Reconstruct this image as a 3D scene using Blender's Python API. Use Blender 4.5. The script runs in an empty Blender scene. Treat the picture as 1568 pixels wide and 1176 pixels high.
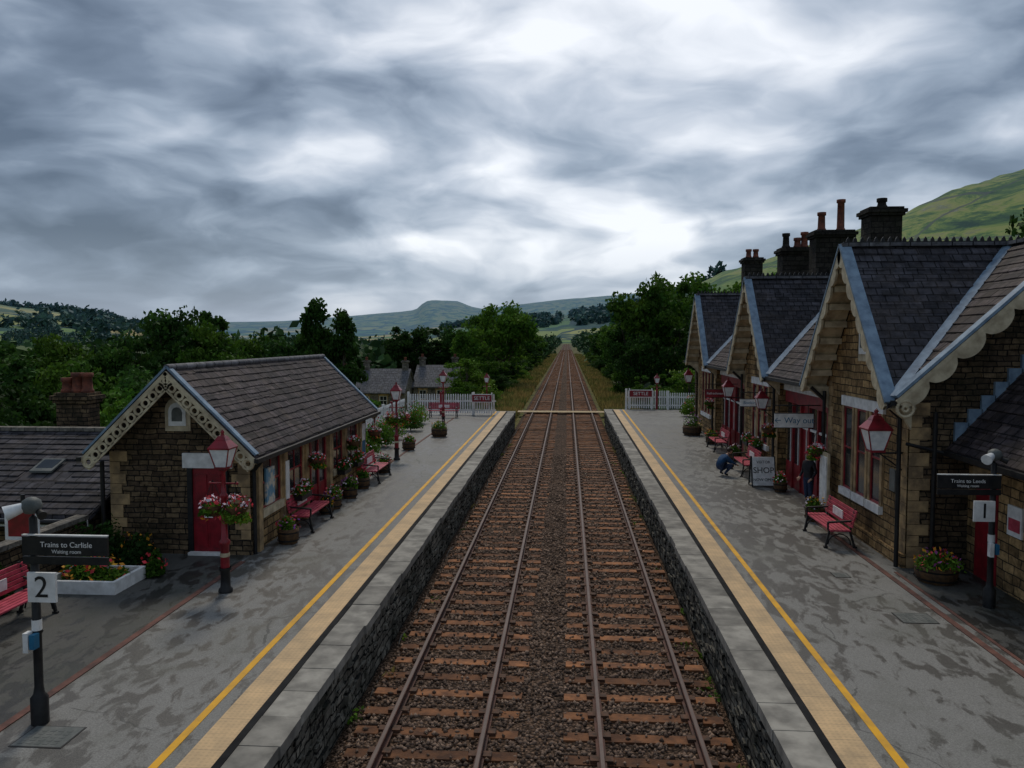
import bpy, math, random
import numpy as np
from mathutils import Vector, Matrix
rng=np.random.default_rng(7); random.seed(7)
P=0.91
sc=bpy.context.scene; COL=sc.collection
rad=math.radians
# ------------------------------------------------------------ node helpers
def c4(c): return (c[0],c[1],c[2],1.0)
def nd(nt,t,ins=None,**kw):
    n=nt.nodes.new(t)
    for k,v in kw.items(): setattr(n,k,v)
    if ins:
        for k,v in ins.items():
            s=n.inputs[k]
            if isinstance(v,bpy.types.NodeSocket): nt.links.new(v,s)
            else: s.default_value=v
    return n
def mixc(nt,fac,a,b,blend='MIX'):
    n=nt.nodes.new('ShaderNodeMix'); n.data_type='RGBA'; n.blend_type=blend
    for i,v in ((0,fac),(6,a),(7,b)):
        s=n.inputs[i]
        if isinstance(v,bpy.types.NodeSocket): nt.links.new(v,s)
        elif i==0: s.default_value=v
        else: s.default_value=c4(v)
    return n.outputs[2]
def mth(nt,op,a,b=0.0,clamp=False):
    n=nt.nodes.new('ShaderNodeMath'); n.operation=op; n.use_clamp=clamp
    for i,v in ((0,a),(1,b)):
        if isinstance(v,bpy.types.NodeSocket): nt.links.new(v,n.inputs[i])
        else: n.inputs[i].default_value=v
    return n.outputs[0]
def ramp(nt,fac,stops):
    n=nt.nodes.new('ShaderNodeValToRGB'); nt.links.new(fac,n.inputs[0])
    e=n.color_ramp.elements
    while len(e)<len(stops): e.new(0.5)
    for i,(p,c) in enumerate(stops):
        e[i].position=p
        e[i].color=c4(c) if not isinstance(c,(int,float)) else (c,c,c,1)
    return n.outputs[0]
def maprange(nt,v,a,b,c,d):
    n=nd(nt,'ShaderNodeMapRange',{0:v,1:a,2:b,3:c,4:d}); return n.outputs[0]
def grey(nt,k): return nd(nt,'ShaderNodeCombineXYZ',{0:k,1:k,2:k}).outputs[0]
def new_mat(name):
    m=bpy.data.materials.new(name); m.use_nodes=True
    return m,m.node_tree,m.node_tree.nodes['Principled BSDF']
def pos(nt): return nd(nt,'ShaderNodeNewGeometry').outputs['Position']
def noise(nt,vec,scale,detail=4,rough=.55,dist=0.0):
    return nd(nt,'ShaderNodeTexNoise',{'Vector':vec,'Scale':scale,'Detail':detail,'Roughness':rough,'Distortion':dist}).outputs[0]
def bump(nt,b,h,strength,dist=.02):
    n=nd(nt,'ShaderNodeBump',{'Strength':strength,'Distance':dist,'Height':h}); nt.links.new(n.outputs[0],b.inputs['Normal'])
def mvar(name,c1,c2,scale=3,rough=.8,bmp=0.0,lo=.35,hi=.65,metal=0,spec=.3,isl=0.0,bdist=.02):
    m,nt,b=new_mat(name); p=pos(nt)
    n=noise(nt,p,scale,3)
    f=maprange(nt,n,lo,hi,0,1)
    c=mixc(nt,f,c1,c2)
    if isl>0:
        r=nd(nt,'ShaderNodeNewGeometry').outputs['Random Per Island']
        c=mixc(nt,1.0,c,grey(nt,maprange(nt,r,0,1,1-isl,1+isl)),'MULTIPLY')
    nt.links.new(c,b.inputs['Base Color']); b.inputs['Roughness'].default_value=rough
    b.inputs['Metallic'].default_value=metal; b.inputs['Specular IOR Level'].default_value=spec
    if bmp>=.2: bump(nt,b,noise(nt,p,scale*6,3),bmp,bdist)
    return m
def wallvec(nt,kz=1.0,dist=0.0):
    g=nd(nt,'ShaderNodeNewGeometry')
    p=nd(nt,'ShaderNodeSeparateXYZ',{0:g.outputs['Position']})
    n=nd(nt,'ShaderNodeSeparateXYZ',{0:g.outputs['True Normal']})
    ax=mth(nt,'ABSOLUTE',n.outputs[0]); ay=mth(nt,'ABSOLUTE',n.outputs[1])
    c=mth(nt,'GREATER_THAN',ax,ay)
    u=mth(nt,'ADD',mth(nt,'MULTIPLY',p.outputs[1],c),mth(nt,'MULTIPLY',p.outputs[0],mth(nt,'SUBTRACT',1.0,c)))
    z=mth(nt,'MULTIPLY',p.outputs[2],kz)
    if dist>0:
        nn=noise(nt,g.outputs['Position'],2.1,2)
        nn=mth(nt,'SUBTRACT',nn,.5)
        z=mth(nt,'ADD',z,mth(nt,'MULTIPLY',nn,dist))
        u=mth(nt,'ADD',u,mth(nt,'MULTIPLY',nn,dist*3))
    return nd(nt,'ShaderNodeCombineXYZ',{0:u,1:z,2:0.0}).outputs[0],g.outputs['Position']
def stone(name,c1,c2,mort,bw=.42,rh=.17,ms=.014,dirt=.5,dist=.05,green=.4):
    m,nt,b=new_mat(name); v,p=wallvec(nt,1,dist)
    br=nd(nt,'ShaderNodeTexBrick',{'Vector':v,'Color1':c4(c1),'Color2':c4(c2),'Mortar':c4(mort),'Scale':1.0,'Mortar Size':ms,'Mortar Smooth':.3,'Brick Width':bw,'Row Height':rh,'Bias':0.0},squash=.7,squash_frequency=3,offset_frequency=2)
    n=noise(nt,p,1.1,5,.7); d=maprange(nt,n,.35,.66,1.08,dirt)
    n2=noise(nt,p,8,4,.65); d2=maprange(nt,n2,.3,.7,.55,1.4)
    c=mixc(nt,1.0,br.outputs[0],grey(nt,mth(nt,'MULTIPLY',d,d2)),'MULTIPLY')
    c=mixc(nt,maprange(nt,n,.52,.36,0,green) if False else maprange(nt,n,.5,.7,0,green),c,(.04,.045,.028))
    nt.links.new(c,b.inputs['Base Color']); b.inputs['Roughness'].default_value=.92; b.inputs['Specular IOR Level'].default_value=.15
    h=mth(nt,'ADD',mth(nt,'MULTIPLY',br.outputs[1],-1.0),mth(nt,'MULTIPLY',n2,1.1))
    bump(nt,b,h,.9,.035)
    return m
def slate(name,c1,c2,tint,bw=.32,rh=.24):
    m,nt,b=new_mat(name); v,p=wallvec(nt,1.4,.02)
    br=nd(nt,'ShaderNodeTexBrick',{'Vector':v,'Color1':c4(c1),'Color2':c4(c2),'Mortar':c4((.004,.004,.005)),'Scale':1.0,'Mortar Size':.02,'Mortar Smooth':.5,'Brick Width':bw,'Row Height':rh,'Bias':-.1})
    r=nd(nt,'ShaderNodeNewGeometry').outputs['Random Per Island']
    n=noise(nt,p,1.3,5,.7); c=mixc(nt,maprange(nt,n,.45,.72,0,.7),br.outputs[0],tint)
    n2=noise(nt,p,5,4,.65); k=mth(nt,'MULTIPLY',maprange(nt,n2,.3,.7,.5,1.45),maprange(nt,r,0,1,.62,1.4))
    c=mixc(nt,1.0,c,grey(nt,k),'MULTIPLY')
    nt.links.new(c,b.inputs['Base Color']); b.inputs['Roughness'].default_value=.75; b.inputs['Specular IOR Level'].default_value=.16
    bump(nt,b,n2,.8,.02)
    return m
def leafmat(name,c1,c2,haze=False,var=.5):
    m,nt,b=new_mat(name); g=nd(nt,'ShaderNodeNewGeometry')
    n=noise(nt,g.outputs['Position'],.35,2)
    c=mixc(nt,maprange(nt,n,.35,.65,0,1),c1,c2)
    r=g.outputs['Random Per Island']
    o=nd(nt,'ShaderNodeObjectInfo').outputs['Random']
    k=mth(nt,'MULTIPLY',maprange(nt,r,0,1,1-var,1+var),maprange(nt,o,0,1,.65,1.25))
    c=mixc(nt,1.0,c,grey(nt,k),'MULTIPLY')
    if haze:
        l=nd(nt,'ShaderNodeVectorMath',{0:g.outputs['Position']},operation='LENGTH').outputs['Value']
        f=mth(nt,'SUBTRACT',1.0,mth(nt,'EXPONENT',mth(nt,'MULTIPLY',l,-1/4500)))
        c=mixc(nt,f,c,(.10,.19,.30))  # aerial haze painted into the leaf colour by distance from the origin
    nt.links.new(c,b.inputs['Base Color']); b.inputs['Roughness'].default_value=.7; b.inputs['Specular IOR Level'].default_value=.12
    if not haze:
        tr=nd(nt,'ShaderNodeBsdfTranslucent',{'Color':c}); mx=nd(nt,'ShaderNodeMixShader',{0:.28,1:b.outputs[0],2:tr.outputs[0]})
        nt.links.new(mx.outputs[0],nt.nodes['Material Output'].inputs[0])
    return m
# ------------------------------------------------------------ materials
M={}
M['stone_dark']=stone('stone_dark',(.215,.15,.085),(.085,.06,.04),(.025,.021,.017),.31,.125,.014,.4,.08)  # stained stone; shade of the camera-facing gables is put into its colour
M['stone_warm']=stone('stone_warm',(.50,.32,.145),(.22,.135,.065),(.06,.045,.03),.42,.19,.014,.45,.06,.3)  # front sandstone, with the sunlit tone put into its colour
M['stone_plat']=stone('stone_platform_wall',(.30,.28,.23),(.12,.11,.09),(.022,.022,.02),.42,.17,.02,.4,.16)
M['stone_grey']=stone('stone_grey',(.27,.25,.21),(.17,.15,.13),(.1,.1,.09),.5,.22)
M['slate']=slate('slate_roof',(.060,.057,.066),(.026,.026,.032),(.062,.05,.045))
M['slate_w']=slate('slate_roof_weathered',(.068,.054,.056),(.028,.023,.026),(.082,.060,.046),.36,.26)
M['slate_far']=slate('slate_roof_far',(.13,.13,.14),(.085,.085,.095),(.11,.105,.10),.5,.4)
M['quoin']=mvar('dressed_stone',(.50,.34,.17),(.20,.14,.08),3,.88,.6)
M['lead']=mvar('lead_flashing',(.22,.31,.40),(.12,.18,.25),4,.6,.3)
M['cream']=mvar('cream_paint',(.62,.53,.36),(.36,.29,.19),4,.6,.15)
M['white']=mvar('white_paint',(.84,.83,.80),(.62,.61,.58),5,.5,.05)
M['maroon']=mvar('maroon_paint',(.30,.014,.024),(.15,.009,.014),4,.38,.05,spec=.45)
M['pink']=mvar('faded_red_paint',(.54,.07,.11),(.33,.035,.055),5,.45,.08)
M['black']=mvar('black_iron',(.010,.010,.011),(.022,.021,.020),6,.5,.1)
M['glass']=mvar('window_glass',(.012,.015,.018),(.03,.035,.04),1.2,.1,0,spec=.5)
M['lampglass']=mvar('lantern_glass',(.85,.86,.84),(.65,.67,.67),8,.3)
M['pot_red']=mvar('terracotta',(.24,.075,.045),(.10,.04,.03),6,.85,.2)
M['blackstone']=stone('sooty_stone',(.050,.044,.038),(.022,.019,.017),(.012,.012,.012),.4,.2)
M['wood']=mvar('barrel_wood',(.13,.07,.03),(.05,.03,.018),8,.8,.4)
M['soil']=mvar('soil',(.03,.02,.014),(.015,.01,.008),20,.95,.5)
M['bark']=mvar('bark',(.09,.07,.05),(.04,.032,.025),5,.9,.6)
M['leafA']=leafmat('leaf_green',(.042,.115,.012),(.095,.18,.020))
M['leafB']=leafmat('leaf_dark',(.020,.058,.011),(.045,.100,.016))
M['leafC']=leafmat('leaf_light',(.08,.19,.016),(.16,.26,.03))
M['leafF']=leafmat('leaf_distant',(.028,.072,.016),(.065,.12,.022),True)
M['fl_red']=mvar('petal_red',(.65,.02,.03),(.68,.08,.1),9,.6,isl=.3)
M['fl_yel']=mvar('petal_yellow',(.75,.42,.03),(.7,.22,.02),9,.6,isl=.3)
M['fl_wht']=mvar('petal_white',(.78,.78,.78),(.78,.5,.6),9,.6,isl=.2)
M['fl_pur']=mvar('petal_purple',(.2,.08,.35),(.5,.1,.3),9,.6,isl=.2)
M['drygrass']=leafmat('dry_grass',(.30,.21,.075),(.11,.14,.035))
M['rust']=mvar('rusty_rail',(.13,.055,.038),(.055,.03,.024),3,.75,.2)
M['railtop']=mvar('rail_head',(.13,.085,.07),(.085,.055,.045),2,.6,0,spec=.3)
M['sleeper']=mvar('sleeper',(.27,.115,.048),(.11,.05,.026),4,.9,.6,isl=.45)
M['chair']=mvar('rail_chair',(.12,.055,.03),(.05,.03,.02),9,.8)
M['ballstone']=mvar('ballast_stone',(.25,.17,.12),(.11,.072,.052),5,.95,isl=.6)
M['coping']=mvar('coping_slab',(.31,.29,.25),(.16,.15,.13),2.6,.88,.35,isl=.18)
M['kerb']=mvar('kerb_brick',(.17,.075,.055),(.08,.042,.034),4,.85,.3)
M['yellow']=mvar('yellow_line',(.75,.38,.015),(.48,.26,.04),3,.7,.1,lo=.4,hi=.75)
M['blackline']=mvar('black_line',(.012,.012,.013),(.025,.025,.025),3,.9,spec=.1)
M['crossing']=mvar('crossing_boards',(.5,.37,.2),(.33,.25,.14),3,.8,.1)
M['skin']=mvar('skin',(.45,.26,.18),(.42,.23,.16),5,.6)
M['navy']=mvar('navy_cloth',(.02,.07,.16),(.012,.04,.10),8,.9,.3)
M['darkcloth']=mvar('dark_cloth',(.02,.02,.025),(.035,.032,.035),8,.9,.3)
M['jeans']=mvar('jeans',(.035,.055,.11),(.02,.03,.06),8,.9,.3)
M['hair']=mvar('hair',(.04,.025,.015),(.02,.012,.008),20,.7,.3)
M['redcloth']=mvar('red_cloth',(.45,.03,.05),(.35,.02,.04),8,.9)
M['teal']=mvar('sign_blue',(.02,.15,.27),(.02,.12,.22),5,.6)
M['metalgrey']=mvar('grey_metal',(.14,.145,.135),(.08,.09,.085),5,.6,.2)
M['signpic']=mvar('poster_print',(.6,.55,.45),(.12,.28,.4),5,.4,lo=.45,hi=.55)
def asphalt(name,ca,cb,cm,cr=.5):
    m,nt,b=new_mat(name); p=pos(nt)
    s=nd(nt,'ShaderNodeMapping',{'Vector':p,'Rotation':(0,0,.5),'Scale':(1.5,.7,1)}).outputs[0]
    n=noise(nt,s,2.3,5,.62,.5); big=noise(nt,p,.3,2)
    th=mth(nt,'ADD',n,mth(nt,'MULTIPLY',mth(nt,'SUBTRACT',big,.5),.45))
    f=ramp(nt,th,[(.0,1),(.455,1),(.51,.1),(.56,0)])
    fine=noise(nt,p,45,3,.75)
    c=mixc(nt,f,ca,cb)
    med=noise(nt,p,.7,5,.7); c=mixc(nt,maprange(nt,med,.48,.72,0,.65),c,cm)
    wob=nd(nt,'ShaderNodeTexNoise',{'Vector':p,'Scale':1.1,'Detail':4.0}).outputs[1]
    v2=nd(nt,'ShaderNodeVectorMath',{0:p,1:nd(nt,'ShaderNodeVectorMath',{0:wob,1:(.7,.7,0)},operation='MULTIPLY').outputs[0]},operation='ADD').outputs[0]
    ve=nd(nt,'ShaderNodeTexVoronoi',{'Vector':v2,'Scale':.17},feature='DISTANCE_TO_EDGE').outputs[0]
    ck=mth(nt,'MULTIPLY',mth(nt,'LESS_THAN',ve,.0025),maprange(nt,med,.42,.52,0,cr)); c=mixc(nt,ck,c,(.03,.03,.028))
    c=mixc(nt,1.0,c,grey(nt,maprange(nt,fine,.25,.75,.62,1.38)),'MULTIPLY')
    nt.links.new(c,b.inputs['Base Color'])
    nt.links.new(maprange(nt,f,0,1,.8,.42),b.inputs['Roughness']); b.inputs['Specular IOR Level'].default_value=.28
    bump(nt,b,fine,.5,.01); return m
M['asphalt']=asphalt('platform_asphalt',(.205,.200,.185),(.088,.082,.073),(.13,.13,.11))
M['asphalt_d']=asphalt('dark_paving',(.085,.083,.075),(.03,.03,.027),(.05,.055,.04))  # dark asphalt; on the left sheet it also carries painted shadow
def tactile():
    m,nt,b=new_mat('tactile_paving'); p=pos(nt)
    v=nd(nt,'ShaderNodeTexVoronoi',{'Vector':p,'Scale':14.0,'Randomness':0.0}).outputs[0]
    n=noise(nt,p,1.6,5,.7)
    c=mixc(nt,maprange(nt,n,.35,.7,0,1),(.64,.43,.22),(.38,.27,.15))
    sy=nd(nt,'ShaderNodeSeparateXYZ',{0:p}).outputs[1]
    fr=mth(nt,'FRACT',mth(nt,'MULTIPLY',sy,2.5)); g=mth(nt,'LESS_THAN',fr,.03)
    c=mixc(nt,mth(nt,'MULTIPLY',g,.4),c,(.12,.1,.07))
    c=mixc(nt,mth(nt,'MULTIPLY',mth(nt,'LESS_THAN',v,.3),.18),c,(.2,.14,.08))
    nt.links.new(c,b.inputs['Base Color']); b.inputs['Roughness'].default_value=.8
    return m
M['tactile']=tactile()
def ballast():
    m,nt,b=new_mat('ballast_gravel'); p=pos(nt)
    v=nd(nt,'ShaderNodeTexVoronoi',{'Vector':p,'Scale':19.0})
    n=noise(nt,p,.7,3)
    c0=mixc(nt,maprange(nt,n,.35,.65,0,1),(.19,.12,.08),(.12,.08,.057))
    k=maprange(nt,nd(nt,'ShaderNodeSeparateXYZ',{0:v.outputs['Color']}).outputs[0],0,1,.4,1.7)
    c=mixc(nt,1.0,c0,grey(nt,k),'MULTIPLY')
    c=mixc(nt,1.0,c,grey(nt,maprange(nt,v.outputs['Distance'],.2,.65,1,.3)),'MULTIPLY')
    nt.links.new(c,b.inputs['Base Color']); b.inputs['Roughness'].default_value=.95; b.inputs['Specular IOR Level'].default_value=.1
    bump(nt,b,mth(nt,'MULTIPLY',v.outputs['Distance'],-1.0),1.0,.05); return m
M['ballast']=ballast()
def terrain():
    m,nt,b=new_mat('terrain_fields'); p=pos(nt)
    fl=nd(nt,'ShaderNodeMapping',{'Vector':p,'Scale':(1,.8,0)}).outputs[0]
    wob=nd(nt,'ShaderNodeTexNoise',{'Vector':fl,'Scale':.004,'Detail':3.0}).outputs[1]
    v2=nd(nt,'ShaderNodeVectorMath',{0:fl,1:nd(nt,'ShaderNodeVectorMath',{0:wob,1:(120,120,0)},operation='MULTIPLY').outputs[0]},operation='ADD').outputs[0]
    v=nd(nt,'ShaderNodeTexVoronoi',{'Vector':v2,'Scale':.0045})
    ve=nd(nt,'ShaderNodeTexVoronoi',{'Vector':v2,'Scale':.0045},feature='DISTANCE_TO_EDGE')
    r=nd(nt,'ShaderNodeSeparateXYZ',{0:v.outputs['Color']}).outputs[0]
    c=ramp(nt,r,[(0,(.07,.14,.022)),(.4,(.15,.22,.03)),(.7,(.27,.28,.05)),(1,(.46,.36,.13))])
    c=mixc(nt,mth(nt,'LESS_THAN',ve.outputs[0],.04),c,(.03,.05,.02))
    n=noise(nt,p,.0042,5,.6); c=mixc(nt,maprange(nt,n,.53,.57,0,.92),c,(.022,.055,.02))
    sp=nd(nt,'ShaderNodeSeparateXYZ',{0:p}); z=sp.outputs[2]
    l=nd(nt,'ShaderNodeVectorMath',{0:p},operation='LENGTH').outputs['Value']
    rough=noise(nt,nd(nt,'ShaderNodeMapping',{'Vector':p,'Scale':(1,.6,1.6)}).outputs[0],.016,7,.75,.6); hi=maprange(nt,z,50,120,0,.92)
    moor=ramp(nt,rough,[(.36,(.018,.045,.010)),(.45,(.065,.12,.016)),(.51,(.17,.22,.03)),(.57,(.26,.26,.06)),(.64,(.16,.17,.08)),(.70,(.30,.29,.26))])
    wl=nd(nt,'ShaderNodeTexVoronoi',{'Vector':v2,'Scale':.0032},feature='DISTANCE_TO_EDGE').outputs[0]
    moor=mixc(nt,mth(nt,'MULTIPLY',mth(nt,'LESS_THAN',wl,.007),.75),moor,(.07,.07,.06))
    c=mixc(nt,hi,c,moor)
    near=noise(nt,p,1.2,4,.7); c=mixc(nt,maprange(nt,l,300,600,1,0),c,mixc(nt,1.0,c,grey(nt,maprange(nt,near,.3,.7,.5,1.2)),'MULTIPLY'))
    ax=mth(nt,'ABSOLUTE',mth(nt,'ADD',sp.outputs[0],.4)); vg=mth(nt,'MULTIPLY',maprange(nt,ax,6,8,1,0),maprange(nt,sp.outputs[1],900,1100,1,0))
    c=mixc(nt,vg,c,mixc(nt,maprange(nt,near,.4,.6,0,1),(.17,.13,.05),(.06,.08,.025)))
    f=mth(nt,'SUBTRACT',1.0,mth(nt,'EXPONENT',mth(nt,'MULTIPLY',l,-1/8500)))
    c=mixc(nt,f,c,(.13,.25,.44))  # blue aerial haze painted into the ground colour, growing with distance
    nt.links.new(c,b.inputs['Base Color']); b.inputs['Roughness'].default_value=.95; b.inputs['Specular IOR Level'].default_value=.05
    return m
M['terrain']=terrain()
# ------------------------------------------------------------ mesh builder
class MB:
    def __init__(s): s.v=[];s.f=[];s.m=[];s.sm=[];s.mats=[]
    def mi(s,mat):
        if mat not in s.mats: s.mats.append(mat)
        return s.mats.index(mat)
    def add(s,vs,fs,mat,smooth=False):
        o=len(s.v); s.v+= [tuple(v) for v in vs]; i=s.mi(mat)
        for f in fs: s.f.append(tuple(a+o for a in f)); s.m.append(i); s.sm.append(smooth)
    def box(s,x0,x1,y0,y1,z0,z1,mat):
        if x0>x1:x0,x1=x1,x0
        if y0>y1:y0,y1=y1,y0
        vs=[(x0,y0,z0),(x1,y0,z0),(x1,y1,z0),(x0,y1,z0),(x0,y0,z1),(x1,y0,z1),(x1,y1,z1),(x0,y1,z1)]
        s.add(vs,[(0,3,2,1),(4,5,6,7),(0,1,5,4),(1,2,6,5),(2,3,7,6),(3,0,4,7)],mat)
    def beam(s,p0,p1,w,h,mat,up=(0,0,1)):
        p0=Vector(p0);p1=Vector(p1);d=(p1-p0).normalized();a=d.cross(Vector(up))
        if a.length<1e-4:a=d.cross(Vector((1,0,0)))
        a.normalize();b=a.cross(d).normalized();a*=w/2;b*=h/2
        vs=[p0-a-b,p0+a-b,p0+a+b,p0-a+b,p1-a-b,p1+a-b,p1+a+b,p1-a+b]
        s.add(vs,[(0,3,2,1),(4,5,6,7),(0,1,5,4),(1,2,6,5),(2,3,7,6),(3,0,4,7)],mat)
    def cyl(s,p0,p1,r0,r1,mat,n=10,caps=True):
        p0=Vector(p0);p1=Vector(p1);d=(p1-p0).normalized();a=d.cross(Vector((0,0,1)))
        if a.length<1e-3:a=Vector((1,0,0))
        a.normalize();b=d.cross(a)
        vs=[p0+(a*math.cos(t)+b*math.sin(t))*r0 for t in [2*math.pi*i/n for i in range(n)]]
        vs+=[p1+(a*math.cos(t)+b*math.sin(t))*r1 for t in [2*math.pi*i/n for i in range(n)]]
        s.add(vs,[(i,(i+1)%n,n+(i+1)%n,n+i) for i in range(n)],mat,True)
        if caps: s.add(vs,[tuple(range(n))[::-1],tuple(range(n,2*n))],mat)
    def lathe(s,c,prof,mat,n=14,smooth=True):
        vs=[];fs=[]
        for r,z in prof:
            for i in range(n):
                t=2*math.pi*i/n; vs.append((c[0]+r*math.cos(t),c[1]+r*math.sin(t),c[2]+z))
        for j in range(len(prof)-1):
            for i in range(n): fs.append((j*n+i,j*n+(i+1)%n,(j+1)*n+(i+1)%n,(j+1)*n+i))
        s.add(vs,fs,mat,smooth)
    def prism(s,pts,vec,mat):
        n=len(pts);vec=Vector(vec);a=[Vector(p) for p in pts];vs=a+[p+vec for p in a]
        s.add(vs,[tuple(range(n)),tuple(range(2*n-1,n-1,-1))]+[(i,(i+1)%n,n+(i+1)%n,n+i) for i in range(n)],mat)
    def ball(s,c,r,mat,n=12,m=8):
        vs=[];fs=[]
        for j in range(m+1):
            ph=math.pi*j/m
            for i in range(n):
                t=2*math.pi*i/n; vs.append((c[0]+r[0]*math.sin(ph)*math.cos(t),c[1]+r[1]*math.sin(ph)*math.sin(t),c[2]+r[2]*math.cos(ph)))
        for j in range(m):
            for i in range(n): fs.append((j*n+i,(j+1)*n+i,(j+1)*n+(i+1)%n,j*n+(i+1)%n))
        s.add(vs,fs,mat,True)
    def quads(s,V,mat):
        V=np.asarray(V).reshape(-1,3); n=len(V)//4
        s.add(V.tolist(),[(4*i,4*i+1,4*i+2,4*i+3) for i in range(n)],mat)
    def build(s,name,parent=None,origin=(0,0,0),rot=0.0):
        me=bpy.data.meshes.new(name)
        o=parent.location if parent is not None else Vector(origin)
        vs=[(a[0]-o[0],a[1]-o[1],a[2]-o[2]) for a in s.v]
        me.from_pydata(vs,[],s.f)
        for m in s.mats: me.materials.append(M[m])
        me.polygons.foreach_set('material_index',s.m); me.polygons.foreach_set('use_smooth',s.sm); me.update()
        ob=bpy.data.objects.new(name,me); COL.objects.link(ob)
        if parent is not None: ob.parent=parent
        else: ob.location=o
        return ob
def local(mb,name,loc,rot=0.0):
    ob=mb.build(name); ob.location=loc; ob.rotation_euler=(0,0,rot); return ob
def empty(name,loc=(0,0,0),rot=0.0):
    e=bpy.data.objects.new(name,None); e.location=loc; e.rotation_euler=(0,0,rot); COL.objects.link(e); return e
def text(s,size,loc,rot,mat,parent,name='lettering'):
    c=bpy.data.curves.new(name,'FONT'); c.body=s; c.size=size; c.align_x='CENTER'; c.align_y='CENTER'; c.extrude=.002
    c.materials.append(M[mat]); o=bpy.data.objects.new(name,c); COL.objects.link(o)
    o.parent=parent; o.location=loc; o.rotation_euler=rot; return o
def np_mesh(name,parts,mats):
    V=np.concatenate([p[0] for p in parts]); li=[];ls=[];mi=[];off=0;lc=0
    for v,f,m in parts:
        f=np.asarray(f); k=f.shape[1]; li.append((f+off).ravel()); ls.append(lc+np.arange(len(f))*k); mi.append(np.full(len(f),m)); lc+=f.size; off+=len(v)
    li=np.concatenate(li).astype(np.int32);ls=np.concatenate(ls).astype(np.int32);mi=np.concatenate(mi).astype(np.int32)
    me=bpy.data.meshes.new(name); me.vertices.add(len(V)); me.vertices.foreach_set('co',V.astype(np.float32).ravel())
    me.loops.add(len(li)); me.loops.foreach_set('vertex_index',li)
    me.polygons.add(len(ls)); me.polygons.foreach_set('loop_start',ls); me.polygons.foreach_set('material_index',mi)
    for m in mats: me.materials.append(M[m])
    me.update(calc_edges=True); me.validate(); return me
def put(name,me,loc=(0,0,0),scale=(1,1,1),rot=0.0):
    o=bpy.data.objects.new(name,me); COL.objects.link(o); o.location=loc; o.scale=scale; o.rotation_euler=(0,0,rot); return o
def leafq(C,size,R=rng):
    n=len(C); a=R.normal(size=(n,3)); a/=np.linalg.norm(a,axis=1)[:,None]
    b=R.normal(size=(n,3)); b-=(a*b).sum(1)[:,None]*a; b/=np.linalg.norm(b,axis=1)[:,None]
    s=(size*(.55+.9*R.random(n)))[:,None]
    V=np.stack([C-a*s,C+b*s*.6,C+a*s,C-b*s*.6],1).reshape(-1,3)
    return V,np.arange(4*n).reshape(n,4)
# ------------------------------------------------------------ terrain
def sst(t): t=np.clip(t,0,1); return t*t*(3-2*t)
def ground_h(x,y):
    x=np.asarray(x,float);y=np.asarray(y,float); r=np.hypot(x,y)+1e-6; az=np.degrees(np.arctan2(x,y))
    l=sst((-x-9)/10); rt=sst((x-9)/8)
    nearl=-3.9+ -6.0*sst((r-150)/500); nearr=.6+.055*np.clip(x-16,0,600)
    h=-.45+l*(nearl+.45)+rt*(np.minimum(nearr,40*np.ones_like(x))+.45)*sst((600-r)/500)
    cor=np.exp(-(x/9)**2)
    und=1.5*np.sin(x*.021+1)*np.sin(y*.017)+.8*np.sin(x*.05+y*.03)
    h=h+und*sst((r-90)/200)*(1-cor*sst((1000-r)/200))
    fe=np.interp(az,[-180,-60,-37,-30,-25,-20,-14.5,-12,-10.9,-10.2,-9.6,-7.9,-6.9,-6.0,-4,-1,2,6,10,20,60,180],[.02,.02,.024,.02,.018,.020,.028,.032,.034,.044,.0455,.0445,.038,.035,.040,.046,.050,.054,.06,.06,.03,.02])
    far=(fe*7200+6)*sst((r-3600)/3400)
    re=np.interp(az,[-180,3.5,6,9,11,15,19,21.5,25,29,45,90,150,180],[0,0,.035,.060,.076,.094,.114,.128,.150,.166,.19,.12,0,0])
    right=(re*1900)*sst((r-350)/1500)
    le=np.interp(az,[-180,-150,-90,-50,-37,-34,-31,-28,-25,180],[0,0,.06,.05,.037,.031,.024,.018,0,0])
    left=le*2500*sst((r-900)/1600)
    me_=np.interp(az,[-180,-25,-20,-15,-10,-6,-2,2,5,9,14,180],[0,0,.003,.004,.010,.022,.028,.034,.043,.048,0,0])
    mid=me_*3000*sst((r-1100)/1900)
    hills=np.maximum(np.maximum(far,right),np.maximum(left,mid))
    nn=(np.sin(x*.0041+2)*np.cos(y*.0033)+.5*np.sin(x*.011+y*.007)+.3*np.sin(x*.023-y*.019)+.22*np.sin(x*.051+y*.043)+.12*np.sin(x*.11-y*.09))
    nf=np.where(r>5000,.2,1.0)
    return h*sst((2500-r)/1500)+hills+nn*nf*hills*.045
na=1000; rr=np.concatenate([[0.0],np.geomspace(3,9500,130)])
A=np.linspace(0,2*np.pi,na,endpoint=False)
X=np.outer(rr,np.sin(A));Y=np.outer(rr,np.cos(A));Z=ground_h(X,Y)
V=np.stack([X,Y,Z],2).reshape(-1,3)
i,j=np.meshgrid(np.arange(len(rr)-1),np.arange(na),indexing='ij'); j2=(j+1)%na
F=np.stack([i*na+j,(i+1)*na+j,(i+1)*na+j2,i*na+j2],2).reshape(-1,4)[:,::-1]
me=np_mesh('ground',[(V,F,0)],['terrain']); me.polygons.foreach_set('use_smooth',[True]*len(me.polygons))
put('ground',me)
gz=lambda x,y: float(ground_h(x,y))
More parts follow.
